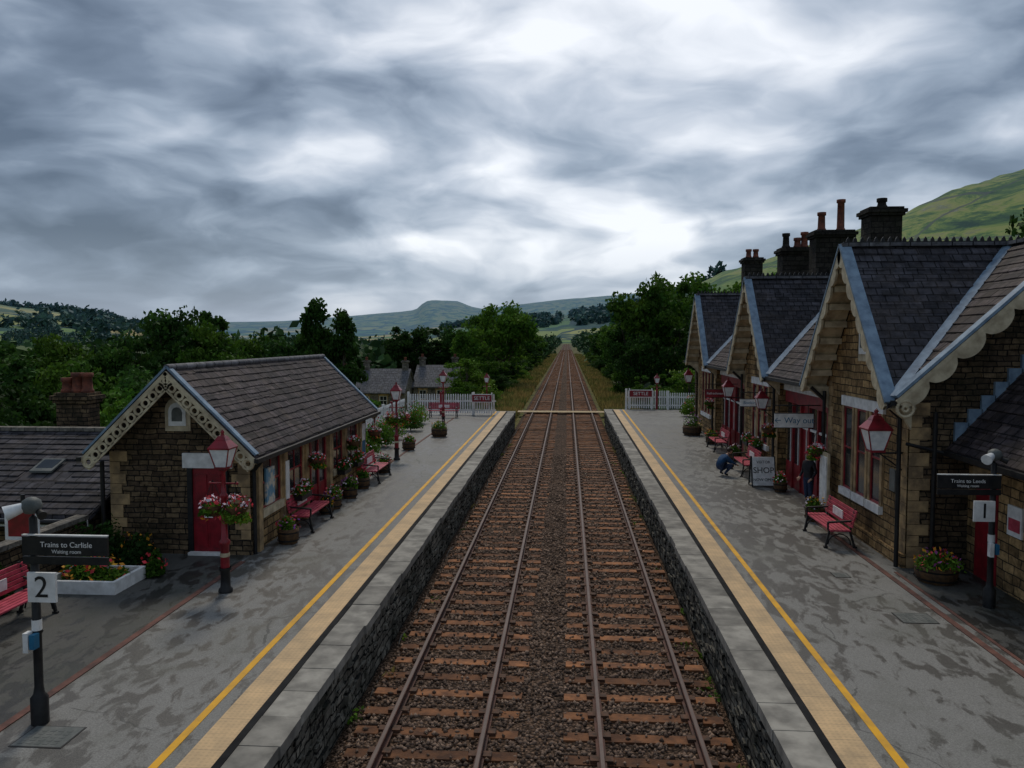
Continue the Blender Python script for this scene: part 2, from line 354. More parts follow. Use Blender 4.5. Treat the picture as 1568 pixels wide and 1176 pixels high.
# ------------------------------------------------------------ ballast / track
nx=26; ys=np.concatenate([np.arange(-10,60,.35),np.geomspace(60,900,150)])
xs=np.linspace(-3.62,2.72,nx)
X,Yg=np.meshgrid(xs,ys)
Z=-.178+rng.normal(size=X.shape)*.012-.2*sst((np.abs(X+.4)-2.75)/.5)
V=np.stack([X,Yg,Z],2).reshape(-1,3); i,j=np.meshgrid(np.arange(len(ys)-1),np.arange(nx-1),indexing='ij')
F=np.stack([i*nx+j,i*nx+j+1,(i+1)*nx+j+1,(i+1)*nx+j],2).reshape(-1,4)
put('ballast_bed',np_mesh('ballast_bed',[(V,F,0)],['ballast']))
n=36000
sy=6+36*rng.random(n)**1.35; sx=-3.5+6.1*rng.random(n)
keep=np.ones(n,bool)
for rx in (-2.75,-1.25,.53,2.03): keep&=np.abs(sx-rx)>.09
sx=sx[keep];sy=sy[keep];n=len(sx)
insl=((sx>-3.25)&(sx<-.75)|(sx>.0)&(sx<2.55))&(np.mod(sy-5.0,.68)<.27)
drop=insl&(rng.random(n)<.84); sx=sx[~drop];sy=sy[~drop]; insl=insl[~drop]; n=len(sx)
szz=np.where(insl,-.145,-.172)-.2*sst((np.abs(sx+.4)-2.75)/.5)+.015*rng.random(n)
C=np.stack([sx,sy,szz],1); oc=np.array([[1,0,0],[0,1,0],[-1,0,0],[0,-1,0],[0,0,1],[0,0,-1]],float)
s=(.022+.028*rng.random(n))[:,None,None]
V=(C[:,None,:]+oc[None]*s*(.6+.7*rng.random((n,6,1)))+rng.normal(size=(n,6,3))*.006).reshape(-1,3)
of=np.array([[0,1,4],[1,2,4],[2,3,4],[3,0,4],[1,0,5],[2,1,5],[3,2,5],[0,3,5]])
F=(np.arange(n)[:,None,None]*6+of[None]).reshape(-1,3)
put('ballast_stones',np_mesh('ballast_stones',[(V,F,0)],['ballstone']))
for tr,(ra,rb) in enumerate(((-2.75,-1.25),(.53,2.03))):
    e=empty('railway_track',((ra+rb)/2,0,0)); c=(ra+rb)/2
    mb=MB()
    for rx in (ra,rb):
        mb.box(rx-.036,rx+.036,-8,900,-.045,-.004,'rust'); mb.box(rx-.026,rx+.026,-8,900,-.004,0,'railtop')
        mb.box(rx-.01,rx+.01,-8,900,-.125,-.045,'rust'); mb.box(rx-.07,rx+.07,-8,900,-.145,-.125,'rust')
    mb.build('rails',e)
    mb=MB(); y=5.0-.68*15
    while y<420:
        j=random.uniform(-.04,.04); a=random.uniform(-.025,.025); z=-.15+random.uniform(-.02,.006)
        mb.beam((c-1.28+j,y+.125-a,z-.07),(c+1.28+j,y+.125+a,z-.07),.24,.14,'sleeper')
        if y<110:
            for rx in (ra,rb):
                mb.box(rx-.17,rx-.045,y+.05,y+.2,z,z+.05,'chair'); mb.box(rx+.045,rx+.17,y+.05,y+.2,z,z+.05,'chair')
        y+=.68
    mb.build('sleepers',e)
mb=MB()
for k in range(5): mb.box(-4.0,3.3,64+k*.27,64.24+k*.27,-.02,.012,'crossing')
mb.build('foot_crossing',origin=(-.4,64.5,0))
# ------------------------------------------------------------ platforms
def platform(name,xe,xo,sgn,yend):
    e=empty(name,((xe+xo)/2,25,P))
    mb=MB(); xi=xe+sgn*.55
    x0,x1=sorted((xi,xo))
    mb.box(x0,x1,-8,yend,-4.5 if sgn<0 else -1,P-.004,'asphalt')
    x1r=x1 if sgn<0 else 9; x0r=x0 if sgn>0 else -10.5
    mb.prism([(x0r,yend,-.6),(x0r,yend,P-.004),(x0r,yend+8,-.35),(x0r,yend+8,-.6)],(x1r-x0r,0,0),'asphalt')
    mb.build('surface',e)
    mb=MB(); a,b=sorted((xi,xe+sgn*.07)); mb.box(a,b,-8,yend,-.7,P-.16,'stone_plat')
    for k in range(900):
        y=random.uniform(5,yend); z=random.uniform(-.35,P-.3); w=random.uniform(.1,.34); h=random.uniform(.06,.15); d=random.uniform(.01,.055)
        xx=xe+sgn*.07; mb.box(xx-sgn*d,xx+sgn*.01,y,y+w,z,z+h,'stone_plat')
    mb.build('face_wall',e)
    mb=MB(); y=-8
    while y<yend:
        l=random.choice([.92,.92,1.1,.78]); dz=random.uniform(-.008,.003); dx=random.uniform(-.022,.022)
        a,b=sorted((xe+dx,xi-sgn*.004)); mb.box(a,b,y+.007,min(y+l-.009,yend),P-.16,P+dz,'coping'); y+=l
    mb.build('coping',e)
    mb=MB()
    def strip(o0,o1,mat,z):
        a,b=sorted((xe+sgn*o0,xe+sgn*o1)); mb.box(a,b,-8,yend-.4,P-.003,P+z,mat)
    strip(.535,.64,'blackline',.010); strip(.64,1.06,'tactile',.012); strip(1.28,1.39,'yellow',.004)
    mb.build('edge_markings',e)
platform('platform',-3.55,-11.3,-1,55)
platform('platform',2.68,16.0,1,57)
mb=MB(); mb.box(-11.08,-7.43,-8,17.8,P-.003,P+.004,'asphalt_d'); mb.build('shaded_paving',origin=(-9.3,8,P))  # darker paving left of the kerb, building's shadow included in its colour
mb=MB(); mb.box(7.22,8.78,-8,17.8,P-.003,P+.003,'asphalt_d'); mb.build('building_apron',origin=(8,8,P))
mb=MB(); mb.box(-7.42,-7.3,-8,17.3,P-.003,P+.012,'kerb'); mb.box(-7.25,-7.15,29,50,P-.003,P+.012,'kerb'); mb.build('drain_kerb',origin=(-7.35,5,P))
mb=MB(); mb.box(6.86,6.98,-8,23,P-.003,P+.012,'kerb'); mb.box(7.13,7.2,-8,17.5,P-.003,P+.01,'kerb'); mb.build('drain_kerb',origin=(6.9,5,P))
def cover(x,y,w,l):
    m=MB(); m.box(x-w/2,x+w/2,y-l/2,y+l/2,P-.003,P+.006,'metalgrey')
    for k in range(5):
        for q in range(5):
            m.box(x-w/2+.05+q*(w-.1)/5,x-w/2+.05+(q+.6)*(w-.1)/5,y-l/2+.05+k*(l-.1)/5,y-l/2+.05+(k+.6)*(l-.1)/5,P+.006,P+.009,'metalgrey')
    for a in ((x-w/2-.02,x+w/2+.02,y-l/2-.02,y-l/2),(x-w/2-.02,x+w/2+.02,y+l/2,y+l/2+.02),(x-w/2-.02,x-w/2,y-l/2,y+l/2),(x+w/2,x+w/2+.02,y-l/2,y+l/2)): m.box(*a,P-.003,P+.003,'black')
    m.build('manhole_cover',origin=(x,y,P))
cover(-6.6,9.4,.65,.5); cover(6.35,14.6,.6,.5); cover(5.9,17.2,.3,.3)
# ------------------------------------------------------------ building kit
def pb(mb,ax,pl,s,a0,a1,z0,z1,d0,d1,mat):
    u,v=pl+s*d0,pl+s*d1
    if ax=='x': mb.box(u,v,a0,a1,z0,z1,mat)
    else: mb.box(a0,a1,u,v,z0,z1,mat)
def window(mb,ax,pl,s,a0,a1,z0,z1,frame='maroon',sur='white',nb=1,nt_=2):
    pb(mb,ax,pl,s,a0,a1,z0,z1,-.03,.006,'glass')
    w=.06
    pb(mb,ax,pl,s,a0,a0+w,z0,z1,-.02,.03,frame);pb(mb,ax,pl,s,a1-w,a1,z0,z1,-.02,.03,frame)
    pb(mb,ax,pl,s,a0+w,a1-w,z1-w,z1,-.02,.03,frame);pb(mb,ax,pl,s,a0+w,a1-w,z0,z0+w,-.02,.03,frame)
    for k in range(1,nt_):
        z=z0+(z1-z0)*k/nt_; pb(mb,ax,pl,s,a0+w,a1-w,z-.025,z+.025,-.02,.027,frame)
    for k in range(1,nb+1):
        a=a0+(a1-a0)*k/(nb+1); pb(mb,ax,pl,s,a-.018,a+.018,z0+w,z1-w,-.02,.024,frame)
    pb(mb,ax,pl,s,a0-.16,a1+.16,z1,z1+.26,-.02,.07,sur); pb(mb,ax,pl,s,a0-.12,a1+.12,z0-.2,z0,-.02,.11,sur)
    pb(mb,ax,pl,s,a0-.13,a0,z0,z1,-.02,.055,'quoin'); pb(mb,ax,pl,s,a1,a1+.13,z0,z1,-.02,.055,'quoin')
def quoins(mb,ax,pl,s,a,dirn,z0,z1):
    z=z0;k=0
    while z<z1-.1:
        w=(.42 if k%2 else .26)+random.uniform(-.05,.05); h=.27+random.uniform(-.04,.04)
        pb(mb,ax,pl,s,min(a,a+dirn*w),max(a,a+dirn*w),z,min(z+h-.015,z1),-.02,.018,'quoin'); z+=h;k+=1
def archwin(mb,ax,pl,s,a,z,w,h):
    pts=[(-w/2,0),(w/2,0),(w/2,h-w/2)]+[(w/2*math.cos(t),h-w/2+w/2*math.sin(t)) for t in [math.pi*k/8 for k in range(1,8)]]+[(-w/2,h-w/2)]
    def q(sc,d,mat):
        P3=[]
        for u,v in pts:
            u*=sc; v=h*.5+(v-h*.5)*sc
            P3.append((pl+s*-.02,a+u,z+v) if ax=='x' else (a+u,pl+s*-.02,z+v))
        vec=(s*(d+.02),0,0) if ax=='x' else (0,s*(d+.02),0)
        mb.prism(P3,vec,mat)
    q(1.45,.04,'cream'); q(1.0,.07,'white'); q(.6,.078,'metalgrey')
def fret(mb,pa,pe,inw,nrm,w,mat='cream'):
    pa=Vector(pa);pe=Vector(pe);inw=Vector(inw).normalized();nrm=Vector(nrm); L=(pe-pa).length; d=(pe-pa)/L
    mb.beam(pa+inw*.04,pe+inw*.04,.05,.09,mat,inw); mb.beam(pa+inw*w,pe+inw*w,.04,.05,mat,inw)
    r=(w-.07)/2; n=int(L/(2*r)); 
    for k in range(n):
        c=pa+d*(L*(k+.5)/n)+inw*(w/2+.03); m=12
        vs=[]
        for sg in (.02,-.02):
            for rr_ in (r*1.02,r*.55):
                for t in [2*math.pi*q/m for q in range(m)]:
                    vs.append(c+d*(rr_*math.cos(t))+inw*(rr_*math.sin(t))+nrm*sg)
        fs=[]
        for q in range(m):
            q2=(q+1)%m; fs+=[(q,q2,m+q2,m+q),(2*m+q,3*m+q,3*m+q2,2*m+q2),(m+q,m+q2,3*m+q2,3*m+q),(q,2*m+q,2*m+q2,q2)]
        mb.add(vs,fs,mat)
def wavy(mb,pa,pe,inw,nrm,wmin,wmax,nw,mat='cream'):
    pa=Vector(pa);pe=Vector(pe);inw=Vector(inw).normalized();nrm=Vector(nrm)*.03; N=nw*10
    vs=[];fs=[]
    for k in range(N+1):
        t=k/N; ph=(t*nw)%1.0; w=wmin+(wmax-wmin)*abs(math.sin(math.pi*ph))**.6
        a=pa.lerp(pe,t); 
        for q in (a+nrm,a+inw*w+nrm,a-nrm,a+inw*w-nrm): vs.append(q)
    for k in range(N):
        o=4*k; fs+=[(o,o+4,o+5,o+1),(o+2,o+3,o+7,o+6),(o+1,o+5,o+7,o+3),(o,o+2,o+6,o+4)]
    mb.add(vs,fs,mat)
def ring(mb,c,ax,r,mat):
    m=16
    for k in range(m):
        t0=2*math.pi*k/m;t1=2*math.pi*(k+1)/m
        def q(t): return (c[0],c[1]+r*math.cos(t),c[2]+r*math.sin(t)) if ax=='x' else (c[0]+r*math.cos(t),c[1],c[2]+r*math.sin(t))
        mb.cyl(q(t0),q(t1),.035,.035,mat,6,False)
def potf(mb,x,y,z,h,mat):
    mb.lathe((x,y,z),[(.0,0),(.19,0),(.18,.08),(.15,.12),(.135,h-.14),(.175,h-.12),(.175,h),(.12,h),(.1,h-.1)],mat,12)
def chimney(mb,x,y,z0,z1,w,d,pots,mat='blackstone'):
    mb.box(x-w/2,x+w/2,y-d/2,y+d/2,z0,z1-.3,mat)
    mb.box(x-w/2-.07,x+w/2+.07,y-d/2-.07,y+d/2+.07,z1-.3,z1-.2,mat); mb.box(x-w/2-.13,x+w/2+.13,y-d/2-.13,y+d/2+.13,z1-.2,z1-.08,mat)
    mb.box(x-w/2-.04,x+w/2+.04,y-d/2-.04,y+d/2+.04,z1-.08,z1,mat)
    for (dx,dy,h,m) in pots: potf(mb,x+dx,y+dy,z1,h,m)
# ------------------------------------------------------------ left waiting room
def left_building():
    e=empty('stone_waiting_room',(-9.1,23.2,P)); x0,x1,y0,y1=-10.8,-7.4,17.9,28.6; R=5.3; xc=-9.1; k=2.0/2.05
    zf=lambda x: R-abs(x-xc)*k-.13
    mb=MB()
    for yy,th in ((y0,.4),(y1-.4,.4)):
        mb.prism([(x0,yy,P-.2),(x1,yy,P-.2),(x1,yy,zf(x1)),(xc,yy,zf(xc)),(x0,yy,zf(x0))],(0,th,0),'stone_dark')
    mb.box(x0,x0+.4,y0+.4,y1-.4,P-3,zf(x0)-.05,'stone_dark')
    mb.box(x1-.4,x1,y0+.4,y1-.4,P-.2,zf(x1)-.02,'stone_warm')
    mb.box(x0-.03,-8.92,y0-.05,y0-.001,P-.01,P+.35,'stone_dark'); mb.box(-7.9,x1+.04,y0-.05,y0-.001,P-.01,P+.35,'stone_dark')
    # individually raised stones give the coursed wall an uneven face
    for q in range(170):
        x=random.uniform(x0+.5,x1-.8); z=P+.4+.125*random.randint(0,22); w=random.uniform(.15,.34)
        if z+.1<zf(x)-.15 and z+.1<zf(x+w)-.15 and not(-9.05-w<x<-7.75 and z<P+2.45) and not(abs(x+w/2+9.1)<.55 and 3.6<z<4.8): mb.box(x,x+w,y0-random.uniform(.008,.03),y0+.01,z+.006,z+.118,'stone_dark')
    quoins(mb,'y',y0,-1,x1,-1,P+.36,zf(x1)-.1); quoins(mb,'y',y0,-1,x0,1,P+.36,zf(x0)-.1)
    mb.build('walls',e)
    mb=MB()
    for s in (-1,1):
        xe=xc+s*2.05
        mb.prism([(xc,17.4,R),(xe,17.4,3.3),(xe,17.4,3.2),(xc,17.4,R-.1)],(0,11.65,0),'slate_w')
        nC=13
        for q in range(nC):
            t0=q/nC; t1=(q+1)/nC; ya=17.55
            a0=Vector((xc+s*2.05*t0,0,R-2.0*t0+.006)); a1=Vector((xc+s*2.05*t1,0,R-2.0*t1+.034))
            while ya<28.9:
                w=min(random.uniform(.24,.5),28.9-ya); j=random.uniform(-.005,.008); ex=random.uniform(-.012,.022)
                b=a1+(a1-a0).normalized()*ex
                mb.prism([(a0.x,ya+.004,a0.z+j),(b.x,ya+.004,b.z+j),(b.x,ya+.004,b.z+j-.025),(a0.x,ya+.004,a0.z+j-.02)],(0,w-.008,0),'slate_w'); ya+=w
        for yy in (17.47,28.98): mb.beam((xc,yy,R+.05),(xe,yy,3.35),.18,.05,'lead',(0,0,1))
        mb.beam((xe+s*.05,17.3,3.22),(xe+s*.05,29.1,3.22),.1,.1,'black')
    mb.cyl((xc,17.4,R+.03),(xc,29.05,R+.03),.08,.08,'slate_far',8)
    mb.build('roof',e)
    mb=MB()
    for s in (-1,1):
        for yy,n in ((17.36,-1),(29.1,1)):
            xe=xc+s*2.1; inw=Vector((-s*2.0,0,-2.05))
            fret(mb,(xc,yy,R-.05),(xe,yy,3.2),inw,(0,n,0),.3)
            ring(mb,(xe-s*.22,yy,3.14),'y',.12,'cream')
    mb.build('bargeboards',e)
    mb=MB()
    pb(mb,'y',y0,-1,-8.78,-8.02,P,P+2.05,-.02,.01,'maroon')
    for a,b in ((-8.7,-8.44),(-8.36,-8.1)):
        for z0_,z1_ in ((P+.15,P+.85),(P+.95,P+1.9)): pb(mb,'y',y0,-1,a,b,z0_,z1_,.01,.03,'maroon')
    pb(mb,'y',y0,-1,-8.9,-8.78,P,P+2.05,-.02,.06,'black'); pb(mb,'y',y0,-1,-8.02,-7.92,P,P+2.05,-.02,.06,'black')
    pb(mb,'y',y0,-1,-9.0,-7.8,P+2.05,P+2.4,-.02,.07,'white'); pb(mb,'y',y0,-1,-8.85,-7.95,P-.02,P+.07,.051,.2,'white')
    pb(mb,'y',y0,-1,-8.5,-8.3,P+.87,P+.93,.02,.04,'white')
    mb.build('door',e)
    mb=MB(); archwin(mb,'y',y0,-1,-9.1,4.0-.05,.42,.55)
    for a,b in [(18.55,19.75),(20.25,21.45),(24.35,25.4),(25.9,27.2)]: window(mb,'x',x1,1,a,b,P+.95,P+2.2,'maroon','cream',1,2)
    for a in (18.25,19.97,21.7,23.9,25.6,27.5): mb.box(x1-.01,x1+.12,a-.12,a+.12,P,P+2.2,'quoin')
    pb(mb,'x',x1,1,22.1,23.6,P,P+2.2,-.02,.01,'glass'); 
    for a in (22.1,22.8,23.5): pb(mb,'x',x1,1,a,a+.1,P,P+2.2,0,.06,'maroon')
    pb(mb,'x',x1,1,22.0,23.7,P+2.2,P+2.4,0,.09,'cream'); pb(mb,'x',x1,1,22.2,23.5,P,P+.8,.012,.03,'maroon')
    pb(mb,'x',x1,1,18.7,19.25,P+1.0,P+1.9,.03,.08,'signpic'); pb(mb,'x',x1,1,19.9,20.15,P+.9,P+1.9,.12,.14,'white')
    pb(mb,'x',x1,1,27.75,28.3,P+.9,P+2.0,.02,.06,'white'); pb(mb,'x',x1,1,27.8,28.25,P+.95,P+1.4,.06,.065,'teal')
    mb.build('windows',e)
    mb=MB()
    mb.cyl((-7.32,17.95,3.2),(-7.32,17.95,P),.045,.045,'black'); mb.cyl((-7.0,17.7,3.2),(-7.32,17.95,2.9),.045,.045,'black')
    mb.cyl((-10.95,17.82,3.1),(-10.95,17.82,P-.5),.05,.05,'black')
    mb.build('drainpipes',e)
left_building()
def outbuilding():
    e=empty('slate_roof_outbuilding',(-16.5,20.5,-1.5))
    mb=MB(); mb.box(-22,-11.35,17.9,25,-3.5,1.85,'stone_dark')
    mb.prism([(-11.35,17.9,1.85),(-11.35,25,1.85),(-11.35,21.5,3.15)],(-.3,0,0),'stone_dark'); mb.build('walls',e)
    mb=MB(); mb.prism([(-22.3,17.5,1.85),(-22.3,21.5,3.38),(-22.3,25.5,1.85),(-22.3,25.5,1.74),(-22.3,21.5,3.26),(-22.3,17.5,1.74)],(11.2,0,0),'slate')
    nC=15
    for q in range(nC):
        t0=q/nC;t1=(q+1)/nC; xa=-22.2; a0=(21.5-4*t0,3.38-1.53*t0+.006); a1=(21.5-4*t1,3.38-1.53*t1+.035)
        while xa<-11.15:
            w=min(random.uniform(.24,.5),-11.12-xa); j=random.uniform(-.005,.009)
            if not(-14<xa<-12.9 and 5<q<10): mb.prism([(xa+.004,a0[0],a0[1]+j),(xa+.004,a1[0],a1[1]+j),(xa+.004,a1[0],a1[1]+j-.028),(xa+.004,a0[0],a0[1]+j-.02)],(w-.008,0,0),'slate')
            xa+=w
    mb.beam((-22.3,21.5,3.42),(-11.1,21.5,3.42),.3,.1,'stone_grey')
    mb.prism([(-13.75,19.2,2.56),(-13.15,19.2,2.56),(-13.15,19.8,2.79),(-13.75,19.8,2.79)],(0,0,.05),'metalgrey')
    mb.prism([(-13.68,19.27,2.6),(-13.22,19.27,2.6),(-13.22,19.73,2.79),(-13.68,19.73,2.79)],(0,0,.035),'glass')
    mb.build('roof',e)
    mb=MB(); mb.box(-22.3,-11.1,17.36,17.45,1.62,1.78,'white'); mb.cyl((-22.3,17.3,1.75),(-11.1,17.3,1.75),.06,.06,'black'); mb.build('fascia',e)
    mb=MB(); chimney(mb,-14.9,23.1,2.4,4.35,1.0,.6,[(-.32,0,.45,'pot_red'),(0,0,.6,'pot_red'),(.32,0,.6,'pot_red')],'stone_dark')
    mb.build('chimney',e)
outbuilding()
# ------------------------------------------------------------ right station building
def station():
    e=empty('stone_station_building',(10.9,32,P)); EX,EZ,RX,RZ=7.0,4.7,10.9,8.28; W=3.1; GZ=4.58
    cs=[20.5,31.2,43.0]; YE=47.2
    mb=MB()
    mb.box(8.0,14.3,23.2,YE-.6,P-.2,5.0,'stone_warm')
    mb.box(7.75,8.0,23.2,28.4,P-.2,5.0,'stone_warm'); mb.box(7.75,8.0,34.0,40.2,P-.2,5.0,'stone_warm')
    for c in cs:
        s=(RZ-GZ)/W; top=RZ-.2
        mb.prism([(7.5,c-2.65,P-.2),(7.5,c+2.65,P-.2),(7.5,c+2.65,top-2.65*s),(7.5,c,top),(7.5,c-2.65,top-2.65*s)],(.5,0,0),'stone_warm')
        mb.box(8.0,9.0,c-2.65,c+2.65,P-.2,4.9,'stone_warm')
        quoins(mb,'x',7.5,-1,c-2.65,1,P+.31,4.8); quoins(mb,'x',7.5,-1,c+2.65,-1,P+.31,4.8)
    k=(RZ-EZ)/(RX-EX); zz=lambda x: RZ-.2-abs(x-RX)*k
    for yy in (17.84,YE-.6):
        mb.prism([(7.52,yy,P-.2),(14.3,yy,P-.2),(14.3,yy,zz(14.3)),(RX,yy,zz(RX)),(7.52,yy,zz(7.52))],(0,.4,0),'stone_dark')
    for q in range(160):
        x=random.uniform(8.0,11.5); z=P+.1+.125*random.randint(0,44); w=random.uniform(.15,.34)
        if z+.1<zz(x)-.15: mb.box(x,x+w,17.84-random.uniform(.008,.03),17.85,z+.006,z+.118,'stone_dark')
    quoins(mb,'y',17.84,-1,7.52,1,P,4.6)
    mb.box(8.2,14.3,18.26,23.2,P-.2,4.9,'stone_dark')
    for c in cs: mb.box(7.42,7.5,c-2.68,c+2.68,P-.01,P+.3,'stone_warm')
    mb.build('walls',e)
    mb=MB(); th=(0,0,-.1)
    ye=[17.3]+sum([[c-W,c+W] for c in cs],[])+[YE]; yr=[17.3]+sum([[c,c] for c in cs],[])+[YE]
    for q in range(0,len(ye),2):
        mb.prism([(EX,ye[q],EZ),(EX,ye[q+1],EZ),(RX,yr[q+1],RZ),(RX,yr[q],RZ)],th,'slate_w')
        nC=18; y0a,y1a,y0b,y1b=ye[q],ye[q+1],yr[q],yr[q+1]
        for u in range(nC):
            t0=u/nC;t1=(u+1)/nC; lo=y0a+(y0b-y0a)*t0+.15*(q>0) if q>0 else 17.52; lo2=y0a+(y0b-y0a)*t1+.15*(q>0) if q>0 else 17.52
            hi_=min(y1a+(y1b-y1a)*t0,y1a+(y1b-y1a)*t1)-.12; ya=max(lo,lo2)
            while ya<hi_:
                w=min(random.uniform(.26,.5),hi_-ya)
                if w<.06: break
                j=random.uniform(-.003,.008); xa,xb=EX+(RX-EX)*t0,EX+(RX-EX)*t1; za,zb=EZ+(RZ-EZ)*t0,EZ+(RZ-EZ)*t1
                mb.prism([(xa,ya+.004,za+.04+j),(xb,ya+.004,zb+.008+j),(xb,ya+.004,zb-.015+j),(xa,ya+.004,za+.012+j)],(0,w-.008,0),'slate_w'); ya+=w
        mb.beam((EX-.05,ye[q],EZ-.08),(EX-.05,ye[q+1],EZ-.08),.11,.11,'black')
    mb.prism([(14.8,17.3,EZ),(14.8,YE,EZ),(RX,YE,RZ),(RX,17.3,RZ)],th,'slate_w')
    for c in cs:
        for s in (-1,1):
            mb.prism([(6.85,c,RZ),(6.85,c+s*W,GZ),(EX,c+s*W,EZ-.03),(RX,c,RZ+.005)],th,'slate')
            nC=17
            for q in range(nC):
                t0=q/nC;t1=(q+1)/nC; xa=7.08; xmax=RX-(RX-EX)*t1-.12
                while xa<xmax:
                    w=min(random.uniform(.24,.46),xmax-xa)
                    if w<.05: break
                    j=random.uniform(-.003,.008); ya,yb=c+s*W*t0,c+s*W*(t1+random.uniform(-.004,.006)); za,zb=RZ-(RZ-GZ)*t0+.008,RZ-(RZ-GZ)*t1+.04
                    mb.prism([(xa+.004,ya,za+j),(xa+.004,yb,zb+j),(xa+.004,yb,zb+j-.03),(xa+.004,ya,za+j-.02)],(w-.008,0,0),'slate'); xa+=w
            mb.beam((EX-.02,c+s*W,EZ+.05),(RX,c,RZ+.06),.24,.05,'lead')
            mb.beam((6.93,c,RZ+.06),(6.93,c+s*(W+.03),GZ+.05),.28,.06,'lead',(0,0,1))
        mb.beam((6.85,c,RZ+.05),(RX,c,RZ+.05),.18,.1,'slate_far')
        x=6.95
        while x<RX+ (3.8 if c<25 else 0):
            mb.prism([(x,c-.02,RZ+.09),(x+.13,c-.02,RZ+.09),(x+.1,c-.02,RZ+.2),(x+.065,c-.02,RZ+.25),(x+.03,c-.02,RZ+.2)],(0,.04,0),'black'); x+=.17
        mb.box(6.9,RX,c-.03,c+.03,RZ+.08,RZ+.13,'black')
    mb.beam((RX,17.3,RZ+.05),(RX,YE,RZ+.05),.22,.1,'slate_far')
    for xe_ in (EX,14.8): mb.beam((RX,17.38,RZ+.06),(xe_,17.38,EZ+.06),.26,.06,'lead')
    mb.build('roof',e)
    mb=MB(); 
    for xe_,s in ((EX,-1),(14.8,1)):
        inw=Vector((-s*3.58,0,-3.9)); wavy(mb,(RX,17.28,RZ-.03),(xe_,17.28,EZ-.03),inw,(0,-1,0),.13,.34,7)
        mb.beam((RX,17.25,RZ-.06),(xe_,17.25,EZ-.06),.03,.09,'cream',(0,0,1))
    ring(mb,(EX+.18,17.27,EZ-.2),'y',.17,'cream'); ring(mb,(EX+.18,17.27,EZ-.2),'y',.06,'cream')
    for c in cs:
        for s in (-1,1):
            inw=Vector((0,-s*3.7,-3.1)); wavy(mb,(6.83,c,RZ-.03),(6.83,c+s*W,GZ-.03),inw,(-1,0,0),.14,.28,9)
            for q in range(8):
                t=(q+.7)/8.2; p=Vector((0,c,RZ-.16)).lerp(Vector((0,c+s*W,GZ-.16)),t)
                mb.box(6.9,7.49,p.y-.09,p.y+.09,p.z-.16,p.z,'cream')
            mb.beam((7.18,c,RZ-.13),(7.18,c+s*(W-.05),GZ-.1),.6,.03,'cream',(0,0,1))
            mb.prism([(6.86,c+s*2.7,4.62),(7.5,c+s*2.7,4.62),(7.5,c+s*2.7,4.0),(7.38,c+s*2.7,4.2)],(0,s*.1,0),'cream')
    mb.build('bargeboards',e)
    mb=MB()
    for c in cs:
        for d in (-1.35,-.45,.45) if c>25 else (-1.25,-.3,.65): window(mb,'x',7.5,-1,c+d,c+d+.62,P+1.1,P+3.3,'maroon','white',0,2)
        archwin(mb,'x',7.5,-1,c,5.6,.5,.8)
    for a,b in ((23.7,28.2),(34.3,39.8)):
        n=5; w=(b-a)/n
        pb(mb,'x',7.75,-1,a,b,P+2.9,P+3.3,-.02,.1,'maroon'); pb(mb,'x',7.75,-1,a-.1,b+.1,P+3.3,P+3.5,-.02,.14,'white')
        for k in range(n):
            y=a+k*w; pb(mb,'x',7.75,-1,y,y+w,P,P+2.9,-.02,.005,'glass' if k!=2 else 'maroon')
            pb(mb,'x',7.75,-1,y,y+.1,P,P+2.9,.0,.09,'maroon'); pb(mb,'x',7.75,-1,y+.1,y+w,P,P+.85,.0,.04,'maroon')
            pb(mb,'x',7.75,-1,y+.1,y+w,P+2.15,P+2.22,.0,.06,'white')
            pb(mb,'x',7.75,-1,y+w*.5,y+w*.5+.04,P+.85,P+2.15,.0,.03,'white')
    mb.box(7.44,7.5,18.35,18.65,P+1.6,P+2.1,'metalgrey')
    mb.build('windows',e)
    mb=MB()
    for y in (23.1,28.6,33.8,40.4,17.95): mb.cyl((7.35,y,4.5),(7.35,y,P),.05,.05,'black'); mb.cyl((6.98,y,4.6),(7.35,y,4.25),.05,.05,'black')
    mb.cyl((8.0,17.7,4.4),(8.0,17.7,P),.05,.05,'black'); mb.cyl((7.4,17.7,3.7),(8.6,17.7,3.4),.04,.04,'black')
    mb.build('drainpipes',e)
    mb=MB()
    chimney(mb,10.9,28.6,7.6,10.5,1.05,.9,[(0,0,.35,'blackstone')])
    chimney(mb,10.6,32.9,7.5,10.3,1.45,.9,[(-.4,0,.75,'pot_red'),(.35,0,1.25,'pot_red')])
    chimney(mb,10.3,36.2,7.2,10.0,1.7,.9,[(-.6,0,.65,'blackstone'),(-.1,0,.45,'pot_red'),(.2,0,.7,'pot_red'),(.65,0,.5,'blackstone')])
    chimney(mb,10.6,46.6,7.2,10.6,1.0,.9,[(-.2,0,.5,'pot_red'),(.2,0,.5,'pot_red')])
    mb.build('chimneys',e)
    mb=MB(); mb.box(8.8,14,10,17.83,P-.2,3.9,'stone_warm'); mb.build('extension_walls',e)
    mb=MB(); mb.prism([(8.3,10,3.58),(11.4,10,6.99),(14.5,10,3.58),(14.5,10,3.46),(11.4,10,6.87),(8.3,10,3.46)],(0,7.83,0),'slate_w')
    for q in range(16):
        xa,xb=8.28+q*.2,8.28+(q+1)*.2; ya=13.5
        while ya<17.7:
            w=min(random.uniform(.24,.46),17.75-ya); j=random.uniform(-.003,.008); za,zb=3.58+(xa-8.3)*1.1,3.58+(xb-8.3)*1.1
            mb.prism([(xa,ya+.004,za+.04+j),(xb,ya+.004,zb+.01+j),(xb,ya+.004,zb-.015+j),(xa,ya+.004,za+.01+j)],(0,w-.008,0),'slate_w'); ya+=w
    for q in range(11):
        x=8.45+q*.27; z=3.58+(x-8.3)*1.1; mb.box(x,x+.29,17.76,17.835,z,z+.42,'lead')
